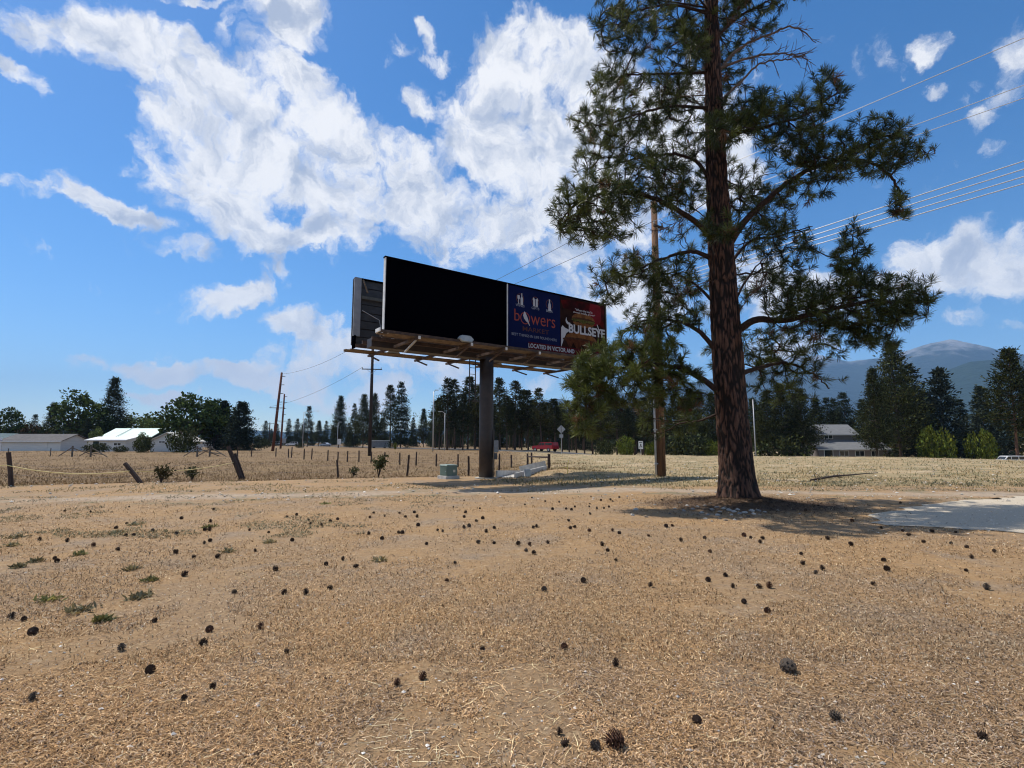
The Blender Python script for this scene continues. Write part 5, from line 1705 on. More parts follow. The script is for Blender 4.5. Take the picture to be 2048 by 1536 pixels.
# house with mint metal roof
Y = 118.0; b0 = on(255, Y); rt = empty('farmhouse', b0, R(-1.5)); tag(rt, 'dark green farmhouse under a long mint metal roof', 'house')
Wx = span_px(206, 303, Y)
ro = gable(rt, -Wx / 2, Wx / 2, 0, 9, -.6, zf(875, Y, b0), zf(858, Y + 4.5, b0), WALLD, MINT, .5)
MB().bar((-1.9, -.55, zf(875, Y, b0) + .13), (-1.9, 4.4, zf(858, Y + 4.5, b0) + .21), .12, .08).build('roof_seam', LIGHTG, ro)
for x in (-4, -1, 2.5, 4.5):
    window(rt, x, -.03, 1.5, 1.2, .9)
# white gabled house
Y = 90.0; b0 = on(331, Y); rt = empty('small_house', b0, R(10)); tag(rt, 'white gabled house with chimney pipe beside the large round tree', 'house')
ro = gable(rt, -2.0, 3.2, 0, 8, -.6, zf(882, Y, b0), zf(866, Y, b0), WALLW, M('cream roof', (.60, .57, .5), (.5, .48, .42), 1.2, .7), .4, 'y')
MB().tube([(1.6, 2.5, zf(872, Y, b0)), (1.6, 2.5, zf(861, Y, b0))], [.3, .3], 8).build('chimney', M('brick chimney', (.10, .06, .05), (.07, .04, .035), 8), ro)
window(rt, -.2, -.03, zf(884, Y, b0), 1.0, .35)
MB().box((-1.75, -.05, .6), (.16, .06, 2.6)).build('corner_board', FRAMEW, rt)
# grey two-storey house
Y = 106.0; b0 = on(1700, Y); rt = empty('two_storey_house', b0, R(-3)); tag(rt, 'grey two-storey house with white windows half behind pines', 'house')
xa, xb = span_px(1700, 1634, Y), span_px(1700, 1768, Y)
z = lambda py, dy=0: atY(1700, py, Y + dy)[2] - b0[2]
gable(rt, xa + .6, xb - 4, 3.5, 10.5, z(905), z(868, 3.5), z(850.5, 7), WALLG, ROOFL, .45, name='upper_wall')
m = MB(); m.box(((xa + xb) / 2, 5, (z(903) - 1.2) / 2 + .2), (xb - xa, 9.99, z(903) + 1.8)); m.build('lower_wall', WALLM, rt)
m = MB()
zl, zu = z(901) + .1, z(881, 3.5)
m.add([(xa - .4, -.5, zl), (xb + .4, -.5, zl), (xb + .4, 3.55, zu), (xa - .4, 3.55, zu), (xa - .4, -.5, zl + .16), (xb + .4, -.5, zl + .16), (xb + .4, 3.55, zu + .16), (xa - .4, 3.55, zu + .16)], [(0, 1, 2, 3), (4, 5, 6, 7), (0, 1, 5, 4), (1, 2, 6, 5), (3, 0, 4, 7)])
lr = m.build('lower_roof', ROOFL, rt)
MB().box(((xa + xb) / 2, -.53, zl + .06), (xb - xa + .8, .05, .2)).build('gutter', FRAMEW, lr)
window(rt, span_px(1700, 1673, Y), 3.44, z(873.5, 3.5), 1.7, .85)
for px in (1683, 1713):
    window(rt, span_px(1700, px, Y), -.03, z(907), 1.75, 1.05)
window(rt, span_px(1700, 1742, Y), -.03, z(907), 1.4, 1.05)
d = MB(); d.box((span_px(1700, 1653, Y), -.03, z(909)), (1.8, .06, 2.0)); dd2 = d.build('patio_door', FRAMEW, rt)
MB().box((span_px(1700, 1653, Y), -.06, z(909)), (1.55, .03, 1.75)).build('pane', GLASSD, dd2)
# long trailer and other low things beyond the road
b0 = on(762, 150); rt = empty('storage_trailer', b0, R(3)); tag(rt, 'low grey trailer with pale roof beyond the highway', 'trailer')
MB().box((0, 0, 1.2), (5.6, 2.2, 1.7)).build('body', M('trailer grey', (.20, .21, .22), (.16, .17, .18), 2, .7), rt, bevel=.05)
MB().box((0, 0, 2.12), (5.9, 2.5, .16)).build('roof', WHITE, rt)
for x in (-1.5, 1.5):
    MB().tube([(x, -1.05, .35), (x, -.8, .35)], [.35, .35], 12).build('wheel', TYRE, rt)

# ------------------------------------------------------------------ fences
POSTW = M('dark weathered post', (.075, .050, .040), (.040, .028, .024), 5, .9, .6, 30, stretch=(3, 3, .5))
POSTG = M('grey weathered timber', (.16, .13, .105), (.10, .08, .066), 5, .9, .6, 30, stretch=(3, 3, .5))
FWIRE = M('fence wire', (.20, .17, .15), (.14, .12, .1), 5, .6)


def post(parent, off, bpx, tpx, r, mat=POSTW, name='post', Y=None):
    b0 = G(*bpx) if Y is None else on(bpx[0], Y)
    t0 = atY(tpx[0], tpx[1], b0[1])
    m = MB(off)
    d = t0 - b0
    m.tube([b0 - unit(d) * .25, b0 + d * .5 + np.array([r * .2, 0, 0]), t0], [r * 1.05, r, r * .95], 8)
    m.build(name, mat, parent, smooth=False)
    return b0, t0


f0 = G(480, 958)
fence = empty('post_fence', f0); FO = np.array(fence.location)
tag(fence, 'old leaning post and wire fence along the edge of the dry lawn', 'fence')
near = [((22, 972), (17, 905), .075), ((281, 966), (250, 927), .085), ((483, 959), (456, 893), .115), ((488, 958), (470, 907), .07), ((676, 956), (674, 920), .055), ((814, 952), (818, 910), .06), ((937, 952), (937, 912), .06), ((998, 941), (999, 907), .06), ((1055, 934), (1055, 907), .07)]
tops = [post(fence, FO, *a) for a in near]
for frac in (.35, .7):
    for (a, b_) in zip(tops[:-1], tops[1:]):
        if np.linalg.norm(b_[0] - a[0]) < .8: continue
        p = a[0] + (a[1] - a[0]) * frac; q = b_[0] + (b_[1] - b_[0]) * frac
        m = MB(FO); m.tube([p + (q - p) * t - UP * .10 * 4 * t * (1 - t) for t in np.linspace(0, 1, 9)], .005, 4); m.build('wire', FWIRE, fence)
# H-brace by the concrete headwall
fb = G(1097, 941)
hb = empty('fence_brace', fb); HB = np.array(hb.location)
tag(hb, 'dark timber H-brace fence corner behind the concrete trough', 'fence')
bA = post(hb, HB, (1097, 941), (1098, 908), .085)
bB = post(hb, HB, (1063, 931), (1063, 905), .07)
m = MB(HB); m.tube([tops[-1][0] + (tops[-1][1] - tops[-1][0]) * .78, bA[0] + (bA[1] - bA[0]) * .80], .05, 8); m.build('rail', POSTW, hb)
m = MB(HB); m.tube([bB[0] + UP * .2, bA[0] + (bA[1] - bA[0]) * .6], .008, 4); m.build('wire', FWIRE, hb)
# far fence
f1 = on(760, 55)
ff = empty('far_fence', f1); FF = np.array(ff.location)
tag(ff, 'far row of small posts crossing the dry field below the highway', 'fence')
prev = None
for (px, Y) in [(480, 62), (508, 62), (556, 62), (581, 60), (587, 60), (612, 57), (627, 57), (659, 54), (679, 52), (698, 51), (721, 50), (745, 49), (772, 47), (802, 45), (834, 44), (874, 43), (917, 42), (965, 41), (1023, 40)]:
    b0 = on(px, Y); hgt_ = random.uniform(.95, 1.2)
    m = MB(FF); m.tube([b0 - UP * .2, b0 + UP * hgt_ + np.array([random.uniform(-.04, .04), 0, 0])], [.07, .06], 7); m.build('post', POSTW, ff)
    if prev is not None:
        for z in (.45, .85):
            m = MB(FF); m.tube([prev + UP * z, b0 + UP * z], .006, 3, False); m.build('wire', FWIRE, ff)
    prev = b0
# broken braces left of it, by the farm
for (pts_, lab) in [([(152, 912, 896), (189, 912, 897)], 'broken timber fence corner with slanting rails left of the farm sheds'),
                    ([(400, 912, 898), (425, 912, 898)], 'timber fence posts with crossed braces below the round green tree')]:
    a = on(pts_[0][0], 62); b_ = on(pts_[1][0], 62)
    rt = empty('fence_brace', a); tag(rt, lab, 'fence'); A_ = np.array(rt.location)
    for q in (a, b_):
        m = MB(A_); m.tube([q - UP * .2, q + UP * 1.25], [.1, .09], 7); m.build('post', POSTG, rt)
    for (p, q) in ((a + UP * 1.1, a + np.array([-1.6, 0, .05])), (a + UP * 1.0, a + np.array([2.4, .4, .1])), (b_ + UP * 1.1, b_ + np.array([2.0, 0, .0])), (b_ + UP * .9, b_ + np.array([-1.6, .3, .1])), (b_ + UP * .5, b_ + np.array([1.6, -.2, .3]))):
        m = MB(A_); m.tube([p, q], [.06, .05], 6); m.build('rail', POSTG, rt)
for (px, lab) in [(25, 'lone thin post in the field before the long shed, at its left end'), (109, 'lone thin post in the field before the long shed, at its right end')]:
    b0 = on(px, 66); o = MB(b0).tube([b0 - UP * .2, b0 + UP * 1.0], [.06, .05], 7).build('field_post', POSTG); o.location = tuple(b0); tag(o, lab, 'post')
# yellow rope
YEL = M('yellow rope', (.80, .66, .30), (.70, .56, .24), 20, .7)


def on_post(k, frac):
    return tops[k][0] + (tops[k][1] - tops[k][0]) * frac + np.array([0, -.10, 0])


rp = []
a, b_, c_ = on_post(0, .62), on_post(1, .62), on_post(2, .52)
rp += [a + np.array([-3.0, -.3, -.05]), a + np.array([-1.5, -.1, -.06])]
rp += [a + (b_ - a) * t - UP * .20 * 4 * t * (1 - t) for t in np.linspace(0, 1, 16)]
rp += [b_ + (c_ - b_) * t - UP * .17 * 4 * t * (1 - t) for t in np.linspace(.06, 1, 16)]
o = MB(a).tube(rp, .018, 6).build('yellow_rope', YEL, None, smooth=True); o.location = tuple(a)
tag(o, 'sagging yellow rope tied between the leaning fence posts', 'rope')

# ------------------------------------------------------------------ transformer box, trough, marker
CONC = M('pale concrete', (.56, .54, .50), (.44, .42, .39), 5, .9, .4, 40)
b0 = G(897, 957); rt = empty('transformer_box', b0, R(42)); rt.scale = (.70, .70, .74); tag(rt, 'green metal transformer box on a concrete pad left of the billboard pole', 'utility box')
MB().box((0, 0, .07), (1.05, 1.0, .22)).build('concrete_pad', CONC, rt, bevel=.02)
GRB = M('utility green paint', (.13, .19, .155), (.105, .155, .125), 2, .45, spec=.5)
box = MB().box((0, 0, .47), (.82, .78, .58)).build('cabinet', GRB, rt, bevel=.02)
MB().prism([(-.43, .76), (.43, .76), (.43, .80), (.38, .84), (-.38, .84), (-.43, .80)], (0, -.41, 0), (1, 0, 0), (0, 0, 1), (0, .82, 0)).build('lid', M('utility green lid', (.24, .32, .28), (.2, .27, .235), 2, .45), rt)
# the sun lights its left side; the shaded front carries a warning label
MB().box((.16, -.395, .46), (.17, .012, .15)).build('warning_label', M('label white', (.62, .60, .5), (.5, .48, .4), 30, .6), rt)
MB().box((-.415, .0, .48), (.012, .66, .44)).build('door', GRB, rt)
for x in (-.22, 0, .22):
    MB().box((-.425, x, .48), (.012, .02, .42)).build('cooling_rib', GRB, rt)
MB().tube([(-.41, -.30, .45), (-.45, -.30, .45)], [.02, .02], 8).build('lock', GALV, rt)

q = lambda px, py, z=0.0: atz(px, py, z)
h0 = G(1010, 957); rt = empty('concrete_trough', h0); tag(rt, 'pale concrete trough with sloping walls right of the billboard pole', 'trough'); TO = np.array(rt.location)
nl = G(993, 956); nr = G(1030, 956)
fl = nl + np.array([1.15, 3.9, 0.0]); fr = fl + np.array([1.35, -.35, 0])
for nm, a, b_, za, zb, th in (('left_wall', nl, fl, .34, .30, .09), ('right_wall', nr, fr, .22, .26, .10)):
    m = MB(TO)
    a = a * [1, 1, 0] + [0, 0, gz1(a[0], a[1])]; b_ = b_ * [1, 1, 0] + [0, 0, gz1(b_[0], b_[1])]
    d = unit((b_ - a) * [1, 1, 0]); s_ = np.array([d[1], -d[0], 0]) * th / 2
    m.add([a - s_ - UP * .2, a + s_ - UP * .2, b_ + s_ - UP * .2, b_ - s_ - UP * .2, a - s_ + UP * za, a + s_ + UP * za, b_ + s_ + UP * zb, b_ - s_ + UP * zb], [(0, 1, 2, 3), (4, 5, 6, 7), (0, 1, 5, 4), (1, 2, 6, 5), (2, 3, 7, 6), (3, 0, 4, 7)])
    m.build(nm, CONC, rt, bevel=.015)
m = MB(TO); m.bar(fl * [1, 1, 0] + [0, 0, gz1(fl[0], fl[1]) + .27], fr * [1, 1, 0] + [0, 0, gz1(fr[0], fr[1]) + .27], .16, .5); m.build('end_wall', CONC, rt, bevel=.015)
m = MB(TO); m.box((nr + fr) / 2 * [1, 1, 0] + np.array([-.25, -1.55, .2]), (.26, .26, .34), (1, .3, 0)); m.build('end_block', CONC, rt, bevel=.02)
m = MB(TO); m.add([nl + [0.05, 0, .03], nr + [-.05, 0, .03], fr + [-.1, 0, .05], fl + [.1, 0, .05]], [(0, 1, 2, 3)]); m.build('floor', CONC, rt)
b0 = G(1135, 945); rt = empty('marker_post', b0); tag(rt, 'bent yellow plastic marker stake in the grass right of the H-brace', 'marker')
YP = M('yellow plastic', (.62, .46, .05), (.52, .38, .04), 5, .6)
m = MB(); m.bar((0, 0, -.1), (.02, 0, .52), .07, .02); m.build('stake', YP, rt)
m = MB(); m.bar((.02, 0, .50), (.06, .02, .66), .07, .02); m.build('stake_tip', YP, rt)
m = MB(); m.bar((-.02, 0, .30), (-.30, .1, .34), .05, .015); m.build('flag', YP, rt)


# ------------------------------------------------------------------ shrubs and weeds
def shrub(px, bot, top, wpx, label, base, seed, n=420, size=.11, name='sapling_shrub', cat='shrub'):
    b0 = G(px, bot); rg = np.random.default_rng(seed)
    h = atY(px, top, b0[1])[2] - b0[2]; w = wpx / F * b0[1] / 2
    rt = empty(name, b0); tag(rt, label, cat)
    m = MB(); P, O = [], []
    for k in range(13):
        az = rg.random() * 6.28; sp = rg.uniform(.2, 1) * w
        t_ = np.array([math.cos(az) * sp, math.sin(az) * sp * .8, h * rg.uniform(.55, 1)])
        mid = t_ * np.array([.35, .35, .55])
        m.tube([(0, 0, -.05), mid, t_], [.018, .011, .004], 5, False)
        for j in range(n // 13):
            u = rg.uniform(.3, 1)
            p = mid + (t_ - mid) * (u - .3) / .7 if u > .3 else mid * u / .3
            P.append(p + rg.normal(0, .07, 3)); O.append(unit(t_ - mid) + rg.normal(0, .4, 3))
    m.build('stems', POSTW, rt)
    link('foliage', leafcloud('foliage', np.array(P), np.array(O), size, base, rg, .35, .3), rt, leafmat('shrub leaves', .25, .6))


shrub(757, 955, 905, 34, 'tall green sapling shrub on the fence line below the slim pole', (.085, .105, .045), 51, 620, .13)
shrub(707, 953, 937, 20, 'small green shrub just left of the tall fence-line sapling', (.07, .09, .045), 52, 200, .1)
shrub(322, 965, 936, 34, 'dull brownish-green shrub under the yellow rope, next to the slanted post', (.075, .075, .04), 53, 300, .11)
shrub(385, 962, 934, 34, 'green little bush under the yellow rope near the double post', (.06, .08, .038), 54, 300, .11)
weeds = [(100, 1200, 46), (158, 1222, 50), (278, 1196, 46), (205, 1242, 30), (760, 1122, 34), (262, 1140, 26), (300, 1162, 28), (230, 1067, 34), (35, 1075, 40), (420, 1055, 30), (540, 1085, 22), (25, 1092, 26), (160, 1110, 26), (270, 1050, 26), (455, 1104, 24), (650, 1008, 22), (70, 1124, 26), (37, 1135, 22)]
for i, (px, py, w_) in enumerate(weeds):
    b0 = G(px, py); rg = np.random.default_rng(200 + i)
    w = w_ / F * b0[1] / 2
    n = 130
    P = np.stack([rg.normal(0, w * .38, n), rg.normal(0, w * .42, n), np.zeros(n)], 1)
    O = np.stack([rg.normal(0, .8, n), rg.normal(0, .8, n), rg.uniform(.15, .6, n)], 1)
    me = leafcloud('weed_clump', P, O, .07, (.27, .265, .17) if i % 3 else (.22, .245, .11), rg, .3, .14)
    o = link('weed_clump', me, None, leafmat('weed leaves', .2, .7)); o.location = tuple(b0)
    tag(o, ('low grey-green weed clump' if i % 3 else 'low fresher green weed clump') + (' on the open dry lawn' if py > 1100 else ' on the lawn close to the dirt track'), 'weed', 'weed clumps on the lawn')

b0 = G(1690, 955); fb_ = empty('fallen_branch', b0); tag(fb_, 'dark dead branch lying in the pale rough right of the big pine', 'branch')
A_ = G(1622, 962); B_ = G(1756, 947); Cm = (A_ + B_) / 2 + np.array([0, 0, .06]); FBO = np.array(fb_.location)
MB(FBO).tube([A_ + UP * .03, A_ * .7 + B_ * .3 + UP * .10, Cm + UP * .02, B_ + UP * .05], [.05, .045, .035, .015], 7).build('stem', POSTW, fb_, smooth=True)
for k in range(9):
    p = A_ + (B_ - A_) * random.uniform(.02, .35); q = p + np.array([random.uniform(-.5, .5), random.uniform(-.6, .6), random.uniform(.08, .35)])
    MB(FBO).tube([p + UP * .05, q], [.014, .004], 4).build('twig', POSTW, fb_)
# ------------------------------------------------------------------ stones round the tree
STONE = [M('pale stone %s' % n_, c, tuple(x * .7 for x in c), 9, .9, .4, 30) for n_, c in (('white', (.46, .43, .39)), ('grey', (.26, .245, .23)), ('tan', (.32, .26, .20)), ('dark', (.13, .115, .10)))]


def stone_mesh(seed):
    bm = bmesh.new(); bmesh.ops.create_icosphere(bm, subdivisions=2, radius=1)
    for v in bm.verts:
        k = 1 + .38 * mnoise.noise(v.co * 1.3 + Vector((seed * 3.1, 0, 0))) + .15 * mnoise.noise(v.co * 3 + Vector((seed, 5, 0)))
        v.co *= k; v.co.z *= .62
    me = bpy.data.meshes.new('stone'); bm.to_mesh(me); bm.free()
    return me


stone_px = [(1402, 1027, 15), (1459, 1021, 13), (1467, 1008, 12), (1478, 1011, 12), (1490, 1008, 9), (1435, 1031, 11), (1440, 1038, 9), (1452, 1041, 10), (1503, 1022, 13), (1489, 1026, 12), (1476, 1019, 11), (1516, 1019, 13),
            (1447, 1014, 12), (1433, 1010, 10), (1421, 1006, 9), (1410, 1012, 10), (1395, 1014, 9), (1385, 1019, 10), (1375, 1012, 8), (1425, 1020, 12), (1463, 1030, 9), (1482, 1036, 8), (1497, 1033, 9), (1520, 1030, 8), (1530, 1024, 8),
            (1272, 1020, 12), (1265, 1031, 11), (1293, 1034, 10), (1350, 1018, 8), (1368, 1022, 9), (1340, 1028, 7), (1384, 1030, 8), (1411, 1038, 8), (1424, 1043, 7), (1507, 1012, 10), (1555, 1020, 7), (1600, 1028, 6), (1310, 1010, 7), (1360, 1006, 8), (1450, 1005, 10), (1440, 1024, 9), (1416, 1030, 9), (1470, 1040, 7)]
smesh = []
for i in range(8):
    sm_ = stone_mesh(i); sm_.materials.append(STONE[(0, 1, 0, 2, 0, 1, 3, 2)[i]]); smesh.append(sm_)
for i, (px, py, w_) in enumerate(stone_px):
    b0 = G(px, py); r_ = w_ / F * b0[1] / 2 * .85
    o = bpy.data.objects.new('stone', smesh[i % 8] if w_ < 11 else smesh[(0, 2, 4, 1)[i % 4]]); COL.objects.link(o)
    o.location = (b0[0], b0[1], b0[2] + r_ * .12); o.scale = (r_ * random.uniform(.9, 1.3), r_, r_ * random.uniform(.8, 1.1)); o.rotation_euler = (random.uniform(-.3, .3), random.uniform(-.3, .3), random.uniform(0, 6.3))
    tag(o, 'rough pale stone on the dark soil ring round the big pine', 'stone', 'stones around the big pine')
# fallen slanted bark slab by the ring
b0 = G(1402, 1022)

# ------------------------------------------------------------------ pine cones
CONEM = [M('cone scales', (.060, .034, .022), (.030, .018, .013), 30, .8, .3, 60), M('cone scales reddish', (.115, .050, .028), (.05, .025, .016), 30, .8, .3, 60), M('cone scales grey', (.11, .085, .066), (.05, .04, .033), 30, .8, .3, 60)]


def cone_mesh(seed, opened):
    rg = np.random.default_rng(seed)
    m = MB()
    H = 1.0
    prof = lambda t: .42 * math.sin(math.pi * min(1, t * .85 + .16)) ** .8
    m.tube([(0, 0, z - .5) for z in np.linspace(0, 1, 7)], [.04] + [prof(z) * .45 for z in np.linspace(0, 1, 7)[1:-1]] + [.03], 8)
    nS = 46
    for k in range(nS):
        t = .03 + .94 * k / nS
        a = k * 2.39996
        r0 = prof(t) * .45; r1 = prof(t) * (1.0 + opened * .34) + .03
        z0 = t - .5; z1 = z0 + .13 - opened * .05 + .10 * t
        w = .105 * (prof(t) / .42) + .025
        d = np.array([math.cos(a), math.sin(a), 0]); s = np.array([-d[1], d[0], 0])
        A = d * r0 + UP * z0
        T = d * r1 + UP * z1
        m.add([A - s * w * .5, A + s * w * .5, T + s * w, T - s * w, T * [.98, .98, 1] + UP * .05 + s * 0, A + UP * .07], [(0, 1, 2, 3), (3, 2, 4), (0, 3, 4, 5), (1, 5, 4, 2)])
    me = bpy.data.meshes.new('pine_cone'); me.from_pydata(m.v, [], m.f); me.update()
    return me


cmesh = []
for i, (op, mt) in enumerate(((1, 0), (.6, 0), (1, 1), (.8, 2), (1.2, 0))):
    c_ = cone_mesh(i, op); c_.materials.append(CONEM[mt]); cmesh.append(c_)
Z1L = [(378,125),(755,97),(530,128),(1250,113),(1062,167),(740,195),(1232,185),(680,222),(893,238),(738,265),(783,263),(1032,257),(1200,235),(1226,235),(1460,235),(1572,248),(1805,175),(1816,200),(1882,205),(1932,184),(1976,172),(1736,145),(1678,155),(232,292),(392,300),(545,325),(690,350),(1195,312),(1230,299),(1710,295),(1027,369),(1133,394),(1273,394),(1493,357),(318,403),(333,420),(1077,500),(1613,468),(1908,436),(2006,408),(1932,577),(1790,606),(1660,606),(140,762),(190,842),(1525,808),(1372,602),(905,768),(1225,826),(68,747)]
Z2L = [(668,60),(605,100),(760,107),(1023,85),(1065,43),(1142,65),(1225,70),(1185,112),(1265,110),(1316,98),(1296,115),(1403,80),(1400,97),(1445,108),(1485,106),(1515,98),(1468,60),(1524,58),(1538,66),(1410,38),(1577,42),(1825,57),(139,133),(117,161),(203,152),(290,135),(325,157),(377,131),(392,157),(668,157),(677,131),(738,182),(777,167),(399,207),(512,235),(543,243),(667,221),(697,213),(797,245),(844,222),(110,258),(285,250),(306,252),(188,287),(447,317),(750,310),(843,311),(985,318),(1050,320),(1158,310),(1073,220),(1092,215),(1280,180),(1289,225),(1316,218),(1405,140),(1400,240),(1536,238),(1577,253),(1748,268),(1476,323),(1508,355),(1557,412),(1030,355),(1075,372),(613,428),(35,450),(567,533),(1137,588),(1367,537),(1758,563),(1850,215),(1885,210),(1937,297)]
Z3L = [(845,90),(1042,183),(1213,222),(1340,240),(1512,245),(1650,247),(410,268),(450,280),(520,285),(505,307),(180,282),(212,362),(900,287),(1038,323),(1372,265),(1460,305),(1622,313),(1712,335),(1873,360),(1742,397),(753,433),(1248,470),(828,488),(870,467),(1711,473),(1165,552),(200,532),(300,502),(345,568),(497,570),(558,570),(410,660),(548,715),(1228,415),(745,375),(770,118),(1832,580),(1325,75)]
ZBL = [(1145,610),(735,797),(600,690),(850,750),(130,800),(485,600),(812,577),(1930,598),(1690,715),(1588,740)]
ZBR = [(1103,685),(415,985),(335,995),(210,980),(1880,955),(415,663),(210,593),(740,890),(1290,875),(190,935)]
k_ = 700 / 2048
cones = [(x * k_, 980 + y * k_) for x, y in Z1L] + [(700 + x * k_, 980 + y * k_) for x, y in Z2L] + [(1348 + x * k_, 980 + y * k_) for x, y in Z3L] + [(x / 2, 1000 + y / 2) for x, y in ZBL] + [(1024 + x / 2, 1000 + y / 2) for x, y in ZBR]
cr_ = random.Random(3)
cpos = np.array([G(px, py + 1.5) for px, py in cones]); wpos = np.array([G(px, py) for px, py, _ in weeds])
for i, (px, py) in enumerate(cones):
    b0 = cpos[i]
    o = bpy.data.objects.new('pine_cone', cmesh[cr_.choice((0, 1, 0, 4, 3, 2, 0))]); COL.objects.link(o)
    big = py < 1280
    s = cr_.uniform(.050, .085) * (.80 if big else .66)
    dn = np.sort(np.hypot(*(cpos[:, :2] - b0[:2]).T))[1]; dw = np.hypot(*(wpos[:, :2] - b0[:2]).T).min()
    if (px > 1250 and 1000 < py < 1046 and px < 1560) or (px >= 1560 and 1000 < py < 1078 and px > 1600): lab = 'dark brown pine cone lying in the shade of the big pine'
    elif dw < .45: lab = 'dark brown pine cone lying beside a low weed clump'
    elif dn < .22: lab = 'dark brown pine cone lying close beside another cone'
    elif b0[1] > 11: lab = 'dark brown pine cone lying on the lawn towards the dirt track'
    else: lab = 'lone dark brown pine cone lying on open straw-covered lawn'
    if abs(px - 1575.5) < 2 and abs(py - 1342.5) < 2:
        o.data = cmesh[3]; s = .095; lab = 'greyish pine cone with striped open scales lying apart on bare lawn'
    elif abs(px - 1231) < 2 and py > 1480:
        o.data = cmesh[2]; s = .09; lab = 'reddish pine cone lying beside a darker broken one'
    o.scale = (s, s, s * cr_.uniform(.95, 1.2))
    tilt = cr_.choice((R(88), R(80), R(60), R(100), R(20)))
    o.rotation_euler = (tilt, 0, cr_.uniform(0, 6.28))
    o.location = (b0[0], b0[1], b0[2] + s * (.42 + .10 * math.cos(tilt)))
    tag(o, lab, 'pine cone', 'pine cones fallen on the lawn')
# cones still hanging in the crown are parts of the tree
hr = np.random.default_rng(77)
for i in range(46):
    T, d_, c_, idx = tips[hr.integers(0, len(tips))]
    o = bpy.data.objects.new('cone', cmesh[hr.integers(0, 3)]); COL.objects.link(o); o.parent = hero
    p = T - d_ * .12 + hr.normal(0, .04, 3) - HO
    o.location = tuple(p); o.scale = (.085, .085, .095); o.rotation_euler = tuple(hr.uniform(0, 3, 3))

# ------------------------------------------------------------------ straw litter, grass, pebbles
lr_ = np.random.default_rng(33)


def ground_pts(n, x0, x1, y0, y1, rg):
    """points on the ground spread evenly over the view, so that near ground is finely strewn and far ground coarsely"""
    px = rg.uniform(x0, x1, n); py = rg.uniform(y0, y1, n)
    xc, yc = (px - 1024) / F, (768 - py) / F
    dx, dy, dz = xc, math.cos(PITCH) - yc * math.sin(PITCH), math.sin(PITCH) + yc * math.cos(PITCH)
    t = -CAMH / dz
    X, Yv = dx * t, dy * t
    return X, Yv, gz(X, Yv)


def indrive(X, Y):
    ok = np.zeros(len(X), bool)
    poly = np.array([(p[0], p[1]) for p in dense])
    j = len(poly) - 1
    for i in range(len(poly)):
        xi, yi = poly[i]; xj, yj = poly[j]
        c = ((yi > Y) != (yj > Y)) & (X < (xj - xi) * (Y - yi) / (yj - yi + 1e-12) + xi)
        ok ^= c; j = i
    return ok


def strew(name, n, x0, x1, y0, y1, Lr, Wr, tilt, palette, label, rg, mat, grow=0.0, thin=None, curl=.35):
    X, Yv, Z = ground_pts(n, x0, x1, y0, y1, rg)
    keep = ~indrive(X, Yv) | (rg.random(len(X)) < .05)
    if thin is not None: keep &= rg.random(len(X)) < thin(X, Yv)
    X, Yv, Z = X[keep], Yv[keep], Z[keep]
    n = len(X)
    sc = 1 + grow * np.maximum(Yv - 4, 0)
    az = rg.random(n) * 6.283; el = np.radians(rg.uniform(tilt[0], tilt[1], n))
    D = np.stack([np.cos(az) * np.cos(el), np.sin(az) * np.cos(el), np.sin(el)], 1)
    S = np.stack([-np.sin(az), np.cos(az), rg.normal(0, .35, n)], 1); S = unit(S)
    L = rg.uniform(*Lr, n) * sc; Wd = rg.uniform(*Wr, n) * sc * .5
    P0 = np.stack([X, Yv, Z + .002], 1)
    side = np.cross(D, UP); side = unit(side)
    cu = rg.normal(0, curl, n)
    mid = P0 + D * (L * .5)[:, None]
    end = mid + unit(D + side * cu[:, None] * 1.6 - UP[None] * np.clip(el, 0, 1)[:, None] * .8) * (L * .5)[:, None]
    for arr in (mid, end): arr[:, 2] = np.maximum(arr[:, 2], Z + .003)
    w = (S * Wd[:, None])
    V = np.stack([P0 - w, P0 + w, mid + w, mid - w, end], 1).reshape(-1, 3)
    k = np.arange(n) * 5
    Fq = np.concatenate([np.stack([k, k + 1, k + 2], 1), np.stack([k, k + 2, k + 3], 1), np.stack([k + 3, k + 2, k + 4], 1)])
    pal = np.array([p[0] for p in palette]); pw = np.array([p[1] for p in palette]); pw = pw / pw.sum()
    col = pal[rg.choice(len(pal), n, p=pw)] * np.exp(rg.normal(0, .16, (n, 1)))
    patch = (vnoise(X, Yv, 1.4, 61) * .6 + vnoise(X, Yv, .5, 62) * .4)[:, None]
    col = col * (.72 + .50 * patch)
    pt2 = sstep(.42, .62, vnoise(X, Yv, 1.9, 63) * .65 + vnoise(X, Yv, .7, 64) * .35)[:, None]
    col = col * (np.array([1.03, .99, .92]) * (1 - pt2) + np.array([.88, .90, .96]) * pt2)
    me = npmesh(name, V, Fq, 3, np.repeat(col, 5, 0))
    return tag(link(name, me, None, mat), kind='stuff', label=label)


